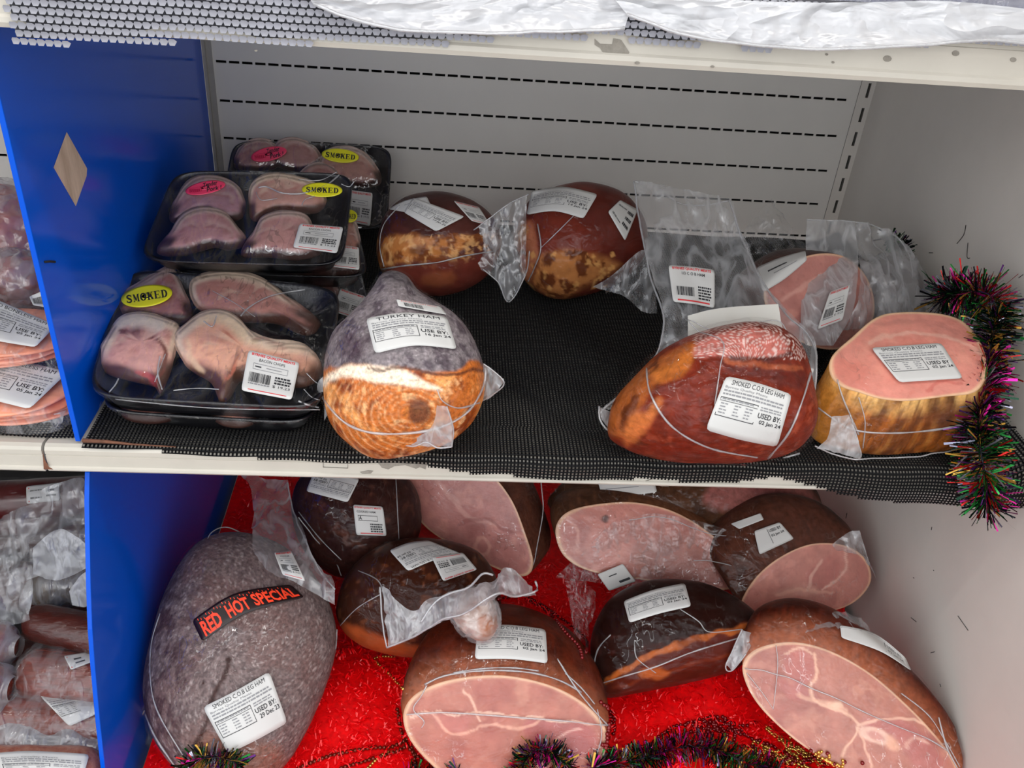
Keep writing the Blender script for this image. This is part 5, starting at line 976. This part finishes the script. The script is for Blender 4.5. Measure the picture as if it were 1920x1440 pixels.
# right front: big pink cut face
T, tr = cut_thing('big front right ham half, pink face with bone showing, leaning to the wall', [(1392, 1250), (1410, 1222), (1450, 1207), (1500, 1205), (1560, 1222), (1628, 1260), (1690, 1312), (1745, 1368), (1785, 1420), (1800, 1462), (1770, 1492), (1700, 1490), (1600, 1455), (1505, 1398), (1440, 1342), (1405, 1295)], onZ(1590, 1345, FLOOR+.115), nrm(42, -16),
    [((.004, .018, .018), 1.02, 1.02), ((.01, .045, .022), .98, .98), ((.016, .085, .010), .84, .84), ((.02, .115, -.012), .56, .58), ((.02, .13, -.025), .2, .2), ((.02, .131, -.025), .03, .03)], FL,
    face_paint((184, 116, 99), mott=(158, 84, 76), pale=(208, 146, 124), fw=.05, k=.55,
      fills=[([(1470, 1225), (1510, 1218), (1532, 1240), (1530, 1270), (1500, 1285), (1475, 1262)], (186, 100, 94), 6, .7), ([(1462, 1272), (1500, 1285), (1518, 1298), (1490, 1312), (1470, 1300)], (180, 98, 92), 5, .7), ([(1640, 1345), (1700, 1350), (1745, 1390), (1770, 1440), (1720, 1440), (1680, 1390), (1620, 1360)], (184, 104, 100), 9, .7),
             ([(1615, 1365), (1640, 1362), (1665, 1380), (1660, 1398), (1635, 1392), (1618, 1380)], (236, 190, 170), 3, .9), ([(1628, 1374), (1645, 1372), (1656, 1386), (1640, 1388)], (206, 140, 128), 3, .9), ([(1552, 1322), (1570, 1318), (1582, 1328), (1565, 1332)], (240, 200, 170), 3, .8), ([(1665, 1380), (1690, 1400), (1680, 1405), (1660, 1398)], (238, 180, 150), 4, .7)],
      lines=[([(1530, 1225), (1535, 1265), (1520, 1290), (1540, 1320), (1600, 1345), (1610, 1365), (1590, 1400), (1570, 1440)], 2.5, (236, 184, 156), .8), ([(1608, 1362), (1650, 1348), (1700, 1345), (1740, 1360)], 2.5, (238, 190, 164), .7), ([(1610, 1365), (1625, 1400), (1635, 1440)], 2, (236, 186, 160), .6), ([(1500, 1300), (1550, 1320), (1590, 1335)], 4, (232, 178, 150), .6), ([(1470, 1225), (1500, 1212), (1525, 1225)], 2, (240, 196, 170), .6), ([(1700, 1400), (1715, 1385), (1740, 1392)], 3, (232, 184, 164), .6)]),
    skin_paint((88, 32, 18), (62, 24, 16), sc=40, edgec=(150, 84, 56)), seed=40, N=240, wr=.002)
sticker(T, [(1575, 1172), (1640, 1188), (1697, 1232)], [(1578, 1196), (1652, 1222), (1709, 1258)], [Q_(.02, .1, .9, .02, M_INKG), Q_(.62, .2, .008, .6), T_('USED BY:', .66, .25, .25, .2, M_INK), T_('02 Jan 24', .66, .55, .25, .2, M_INK)], tr, .004)
seam(T, [(1388, 1246), (1402, 1256), (1425, 1255), (1455, 1265), (1480, 1270), (1520, 1290), (1570, 1310), (1620, 1335), (1690, 1365), (1740, 1385), (1780, 1410)], tr, .0009); seam(T, [(1400, 1262), (1430, 1300), (1450, 1330)], tr, .0006); seam(T, [(1760, 1345), (1775, 1400), (1795, 1440)], tr, .0012); seam(T, [(1690, 1300), (1740, 1340), (1770, 1385), (1800, 1438)], tr, .0008); seam(T, [(1455, 1210), (1458, 1250), (1450, 1330)], tr, .0006)
sheet(T, [(1500, 1175, .03), (1530, 1155, .04), (1580, 1145, .05), (1620, 1160, .05)], [(1510, 1185, .02), (1550, 1175, .02), (1600, 1180, .02), (1650, 1200, .02)], F_BAG, 26, 12, .004, 60, 9, 'bag_corner', reg=False)
# slack bag and red shadow behind the front ham
T = thing('plastic_bag', onY(1080, 1200, .1), 'empty clear bag flap lying on red shreds beside the near black ham', 'bag')
sheet(T, [(1060, 1085, .14), (1100, 1090, .14), (1120, 1110, .14)], [(1080, 1200, .09), (1100, 1210, .085), (1105, 1225, .08)], F_CLEAR, 30, 30, .007, 50, 5, 'film', reg=False)

# ================================================================== LOWER DECK: sausages in the bay at the left
M_SAU = prin('dark_smoked_sausage', (72, 24, 16), .3, var=.45, vscale=60, coat=.6, bump=.0016, bscale=120, stretch=(.35, 1.6, 1.6))
M_SAU2 = prin('reddish_sausage', (112, 44, 30), .26, var=.5, vscale=70, coat=.6, bump=.0016, bscale=110, stretch=(.35, 1.6, 1.6))
M_SAU3 = prin('wrapped_salami', (54, 34, 28), .3, var=.7, vscale=30, vcol=(150, 120, 80), coat=.6, bump=.0012, bscale=80)
def log(label, a, b, r, mat, seed=1, filmm=None, over=.004, name='bagged_sausage', cat='sausage', lab=None, sag=.0):
    lim = -.014-r*.15; b = b if b[0] < lim else a+(b-a)*((lim-a[0])/(b[0]-a[0]))
    P = np.array([a*(1-t)+b*t for t in np.linspace(0, 1, 26)]); P[:, 2] += sag*np.sin(np.linspace(0, 3.14, 26))
    e = np.linspace(-1, 1, 26); rr = r*(1-np.abs(e)**9*.55)*(1+.05*np.array([vn(p, 40, seed) for p in P]))
    V, F = tube(P, rr, 28); N = V-np.repeat(P, 28, 0); V = V+N*((fbm(V*[.4, 1.5, 1.5], 110, seed, 2)-.5)*.10)[:, None]
    T = ham_thing(V, label, cat, name, 'bagged sausages in the lower left bay'); mesh('sausage', V, F, mat, T); tr = [surf(V, F)]
    V2, F2 = tube(np.array([a+(a-b)*.10]+list(P)+[b+(b-a)*.10]), np.concatenate([[r*.5], rr+over, [r*.5]]), 28); N2 = fbm(V2, 45, seed, 3)-.5; c = np.repeat(np.array([a+(a-b)*.10]+list(P)+[b+(b-a)*.10]), 28, 0); V2 = V2+(V2-c)*N2[:, None]*.5; V2[:, 0] = np.minimum(V2[:, 0], -.008)
    mesh('bag', V2, F2[:-2], filmm or F_CLEAR, T); return T, tr
F0 = FLOOR
log('thick dark smoked sausage lying level with the middle of the blue panel edge', onZ(50, 1162, F0+.12), onZ(225, 1200, F0+.12), .024, M_SAU, 2, F_TIGHT, .002)
log('short reddish sausage end at the left frame edge, upper of two', onZ(-90, 1205, F0+.12), onZ(25, 1212, F0+.12), .026, M_SAU2, 3, F_BAG)
log('short reddish sausage end at the left frame edge, lower of two', onZ(-90, 1285, F0+.10), onZ(14, 1292, F0+.10), .026, M_SAU2, 4, F_BAG)
T, tr = log('long dark salami at the top of the lower left pile with a barcode label', onZ(-80, 945, F0+.15), onZ(215, 925, F0+.15), .028, prin('maroon_salami', (84, 26, 26), .3, var=.3, coat=.6), 5, F_TIGHT, .002)
sticker(T, [(49, 912), (110, 905)], [(50, 945), (112, 938)], bars(.12, .25, .35, .5, 5)+[Q_(.06, .1, .03, .8, M_INKR), Q_(.6, .3, .25, .12), Q_(.6, .6, .3, .1)], tr, .003)
log('second dark salami below the barcode labelled one at the back left', onZ(-80, 985, F0+.12), onZ(120, 968, F0+.12), .022, prin('maroon_salami_two', (76, 24, 22), .3, var=.3, coat=.6), 6, F_TIGHT, .002)
log('black and gold wrapped salami under crumpled clear bags', onZ(62, 1110, F0+.11), onZ(215, 1070, F0+.11), .026, M_SAU3, 7, F_BAG, .006)
T, tr = log('pale red sausage in clear bag with a turned price label near the blue edge', onZ(40, 1262, F0+.08), onZ(240, 1285, F0+.08), .032, M_SAU2, 8, F_CLEAR, .006)
sticker(T, [(120, 1230), (168, 1222)], [(133, 1256), (175, 1240)], [Q_(.06, .1, .05, .8, M_INKR), Q_(.3, .3, .3, .12), Q_(.3, .6, .4, .1)], tr, .003)
T, tr = log('pale red sausage in clear bag with an ingredients label, third from the bottom', onZ(-20, 1345, F0+.05), onZ(250, 1365, F0+.05), .032, M_SAU2, 9, F_CLEAR, .006)
sticker(T, [(74, 1304), (168, 1290)], [(130, 1362), (182, 1338)], lab_info('', '', '', 20)[:-2], tr, .003)
T, tr = log('sausage in a cloudy bag at the lower left with a blurred tag', onZ(-60, 1400, F0+.04), onZ(230, 1412, F0+.03), .028, M_SAU2, 10, F_MILK, .006)
sticker(T, [(44, 1378), (118, 1380)], [(38, 1400), (116, 1408)], fine(.1, .2, .7, 3, .25, .1, 4), tr, .003)
T, tr = log('bottom sausage with a big white ingredients label, cut by the frame', onZ(-60, 1450, F0+.055), onZ(240, 1452, F0+.055), .030, prin('speckled_salami', (150, 66, 48), .35, var=.7, vscale=140, vcol=(214, 160, 130), coat=.6), 11, F_TIGHT, .002)
sticker(T, [(-10, 1412), (60, 1408), (168, 1414)], [(10, 1470), (80, 1470), (150, 1475)], lab_info('', '', '', 21)[:-2], tr, .004)
for k, (ax, ay, bx, by, hh_, lb) in enumerate(((-60, 1010, 240, 1000, .07, 'dark sausage deep in the lower left pile under the cloudy bags'), (-60, 1090, 240, 1120, .07, 'dark sausage low behind the wrapped salami'), (-60, 1240, 240, 1240, .045, 'dark sausage wedged under the two short sausage ends'), (-60, 1320, 240, 1310, .03, 'dark sausage at the bottom of the pile behind the labelled pack'))):
    log(lb, onZ(ax, ay, F0+hh_), onZ(bx, by, F0+hh_), .034, M_SAU, 20+k, F_TIGHT, .002)
V, F = boxes([((XN+.01, -.27, FLOOR-.029), (-.01, .60, FLOOR-.022))]); tagit(mesh('deck_gap_sheet', V, F, prin('dark_gap_sheet', (40, 38, 40), .7)), 'dark sheet added under the sausage pile so its gaps read dark', 'liner')  # dark sheet put in so the gaps between sausages read dark
T = thing('plastic_bag', onZ(80, 1080, F0+.12), 'crumpled clear bags heaped over the sausages in the lower left bay', 'bag')
sheet(T, [(-40, 985, .16), (40, 950, .16), (90, 910, .17), (150, 895, .17), (175, 930, .16)], [(-40, 1110, .10), (40, 1090, .10), (90, 1070, .10), (140, 1050, .10), (175, 1030, .10)], F_BAG, 50, 40, .010, 30, 15, 'film', reg=False)
sheet(T, [(60, 1030, .09), (110, 995, .10), (170, 1030, .09)], [(60, 1080, .08), (110, 1090, .08), (170, 1060, .08)], F_MILK, 26, 20, .005, 40, 16, 'film', reg=False)
sheet(T, [(-40, 1090, .08), (20, 1070, .08), (60, 1060, .08)], [(-40, 1180, .05), (20, 1175, .05), (50, 1165, .05)], F_BAG, 26, 20, .008, 40, 17, 'film', reg=False)
sheet(T, [(128, 1110, .06), (150, 1080, .06), (172, 1070, .06)], [(135, 1135, .05), (155, 1140, .05), (175, 1135, .05)], F_MILK, 16, 14, .003, 40, 18, 'film', reg=False)

# ================================================================== bead strings
ICO = None
def beads(label, paths, r, mat, step=1.9, jit=0, seed=1, extra=None, mats=None):
    """strings of small balls laid over whatever lies beneath them"""
    R_ = random.Random(seed); C = []
    for pth in paths:
        P = smooth(pth, 300, False); last = None; prev = None
        for x, y in P:
            h = hit(x+R_.uniform(-jit, jit), y+R_.uniform(-jit, jit))
            if h is None: continue
            p = h-ray(x, y)*r*1.3
            if last is None or np.linalg.norm(p-last) > r*step: C.append(p); last = p
    for (cx, cy, sx, sy, k) in (extra or []):
        for _ in range(k):
            x = cx+R_.gauss(0, sx); y = cy+R_.gauss(0, sy); h = hit(x, y)
            if h is not None: C.append(h-ray(x, y)*r*R_.uniform(1, 2.2))
    n = 8; m = 5; B = [(0, 0, 1)]+[(math.sin(math.pi*i/m)*math.cos(2*math.pi*j/n), math.sin(math.pi*i/m)*math.sin(2*math.pi*j/n), math.cos(math.pi*i/m)) for i in range(1, m) for j in range(n)]+[(0, 0, -1)]
    B = np.array(B)*r; f = [(0, 1+j, 1+(j+1) % n) for j in range(n)]+[(1+(i*n)+j, 1+(i+1)*n+j, 1+(i+1)*n+(j+1) % n, 1+i*n+(j+1) % n) for i in range(m-2) for j in range(n)]+[(len(B)-1, 1+(m-2)*n+(j+1) % n, 1+(m-2)*n+j) for j in range(n)]
    C = np.array(C); T = thing('bead_garland', C.mean(0), label, 'garland')
    V = (C[:, None]+B[None]).reshape(-1, 3); F = [tuple(i+k*len(B) for i in q) for k in range(len(C)) for q in f]
    mesh('bead', V, F, mat, T, kind='stuff'); return T
M_BR = prin('dark_red_bead', (120, 4, 10), .12, coat=.5, metal=.3); M_BG = prin('gold_bead', (222, 180, 96), .15, metal=.9); M_BD = prin('bronze_bead', (120, 40, 26), .15, metal=.5)
beads('dark red bead string curving over the brown rind of the front centre ham', [[(934, 1124), (960, 1118), (985, 1120), (1010, 1130), (1050, 1158), (1080, 1180), (1100, 1202), (1098, 1225)], [(990, 1124), (1030, 1150), (1060, 1185), (1085, 1212), (1092, 1236)]], .0025, M_BR, 1.75)
beads('red bead string looping over the shreds left of the front centre ham', [[(560, 1440), (610, 1420), (660, 1408), (700, 1402), (735, 1400), (765, 1385)], [(640, 1440), (690, 1425), (740, 1410), (770, 1400), (780, 1440)], [(745, 1330), (752, 1370), (765, 1400), (790, 1425)]], .0027, M_BD, 1.8)
beads('thin gold bead string hanging from the dark ham onto the red shreds', [[(740, 1232), (715, 1231), (702, 1236), (712, 1248), (728, 1262), (742, 1278), (756, 1292)], [(690, 1440), (705, 1425), (722, 1412), (735, 1410)]], .0022, M_BG, 1.8)
beads('tangle of red beads across the shreds right of the front centre ham', [[(1128, 1318), (1145, 1335), (1142, 1370), (1135, 1400), (1150, 1410), (1190, 1420)], [(1130, 1395), (1170, 1412), (1220, 1395), (1250, 1370), (1310, 1350), (1350, 1345), (1375, 1360)], [(1135, 1420), (1200, 1400), (1300, 1372), (1370, 1370), (1410, 1385), (1450, 1400), (1500, 1430)], [(1140, 1325), (1150, 1345), (1152, 1375)], [(1310, 1362), (1345, 1352), (1380, 1372), (1375, 1395), (1420, 1400)]], .0027, M_BR, 1.75, 2, extra=[(1340, 1365, 28, 10, 70), (1480, 1425, 50, 8, 60)], seed=4)
beads('heap of gold beads beside the base of the front right ham', [[(1435, 1360), (1450, 1375), (1480, 1395), (1530, 1420), (1580, 1440)], [(1445, 1372), (1490, 1405), (1540, 1432)], [(1420, 1395), (1470, 1420), (1520, 1445)]], .0022, M_BG, 1.75, 3, extra=[(1450, 1415, 34, 12, 110), (1500, 1425, 34, 10, 80)], seed=6)

# ================================================================== tinsel
TM = [prin('tinsel_'+n, c, .18, metal=.75) for n, c in (('green', (30, 120, 50)), ('magenta', (190, 20, 130)), ('gold', (206, 160, 70)), ('red', (190, 30, 30)), ('black', (26, 26, 34)), ('silver', (150, 150, 170)), ('violet', (90, 40, 110)), ('dark_green', (16, 50, 34)))]
def tinsel(label, C, n, L, w=.0008, seed=1, wts=(3, 3, 2.2, 2.4, 5, 1.5, 2, 4), bare=False):
    R_ = random.Random(seed); P = smooth(C, 200, False); V = []; F = []; MI = []; k0 = 0
    Tn = np.gradient(P, axis=0); Tn /= np.linalg.norm(Tn, axis=1, keepdims=True)
    T = thing('tinsel_garland', P[0], label, 'tinsel')
    v, f = tube(P[::5], .0012, 6); mesh('core', v, f, TM[4], T)
    for i in range(n):
        t = R_.random(); k = int(t*199); c = P[k]; ph = t*9
        d = np.array([R_.gauss(0, 1) for _ in range(3)]); d -= Tn[k]*np.dot(d, Tn[k])*.8; d /= np.linalg.norm(d)
        l = L*R_.uniform(.55, 1.1); s = np.cross(d, Tn[k]); s /= np.linalg.norm(s)+1e-9; s = s*math.cos(R_.random()*3)+Tn[k]*math.sin(R_.random()*3); ww = w*R_.uniform(.6, 1.5)
        cur = np.array([R_.gauss(0, 1) for _ in range(3)])*l*.12-np.array([0, 0, l*.08])
        for q in (0, .5, 1): p = c+d*l*q+cur*q*q; V += [p-s*ww*(.6+.4*q), p+s*ww*(.6+.4*q)]
        F += [(k0, k0+1, k0+3, k0+2), (k0+2, k0+3, k0+5, k0+4)]; k0 += 6
        ww_ = [a*(1+.9*math.sin(ph*(1+.3*j)+j*1.7)) for j, a in enumerate(wts)]; m = R_.choices(range(8), ww_)[0]; MI += [m, m]
    V = np.array(V); V[:, 0] = np.minimum(V[:, 0], .999)
    mesh('tinsel_strands', V, F, TM, T, sm=False, mi=MI, kind='stuff'); return T
def pY(*a): return [onY(x, y, d) for x, y, d in a]
tinsel('multicoloured tinsel trailing along the right wall and hanging over the shelf lip', pY((1765, 560, .17), (1800, 548, .15), (1850, 550, .13), (1868, 580, .12), (1860, 625, .10), (1852, 680, .075), (1838, 740, .04), (1835, 790, .012), (1838, 840, -.012), (1845, 880, -.026), (1848, 915, -.030), (1850, 952, -.030)), 3600, .030, seed=3)
tinsel('short bit of dark green tinsel at the back by the right wall', pY((1665, 445, .33), (1685, 455, .33), (1700, 480, .32)), 260, .016, seed=4, wts=(3, .3, 1, .3, 5, 1, .3, 6))
def dropc(*a): return [hit(x, y)-ray(x, y)*h for x, y, h in a]
tinsel('clump of magenta and green tinsel in front of the centre ham cut face', dropc((965, 1470, .012), (985, 1425, .012), (1010, 1405, .014), (1040, 1415, .014), (1070, 1440, .012)), 900, .020, seed=5)
tinsel('tinsel lying across the bottom edge between the two front pink hams', dropc((1110, 1440, .012), (1170, 1430, .014), (1230, 1415, .016), (1280, 1400, .02), (1340, 1405, .018), (1400, 1430, .014), (1460, 1450, .012)), 2200, .022, seed=6)
tinsel('small tuft of tinsel below the huge grey ham', dropc((350, 1440, .01), (385, 1420, .012), (430, 1425, .012), (455, 1440, .01)), 500, .020, seed=7, wts=(3, 1, 4, .5, 5, 2, 1, 4))
tinsel('row of tinsel tips left of the front centre ham at the frame edge', dropc((760, 1446, .008), (800, 1446, .008), (860, 1448, .008)), 320, .016, seed=8)

# ------------------------------------------------------------------ groups for things of one kind
for o in list(COL.objects):
    if o.parent is None and 'category' in o.keys() and 'group' not in o.keys():
        if o.name.startswith('bagged_ham'): o['group'] = 'bagged hams on the middle shelf' if o.location.z > -.1 else 'bagged hams on the lower deck'
        elif o.name.startswith('tinsel'): o['group'] = 'tinsel garlands'
        elif o.name.startswith('bead'): o['group'] = 'bead garlands'
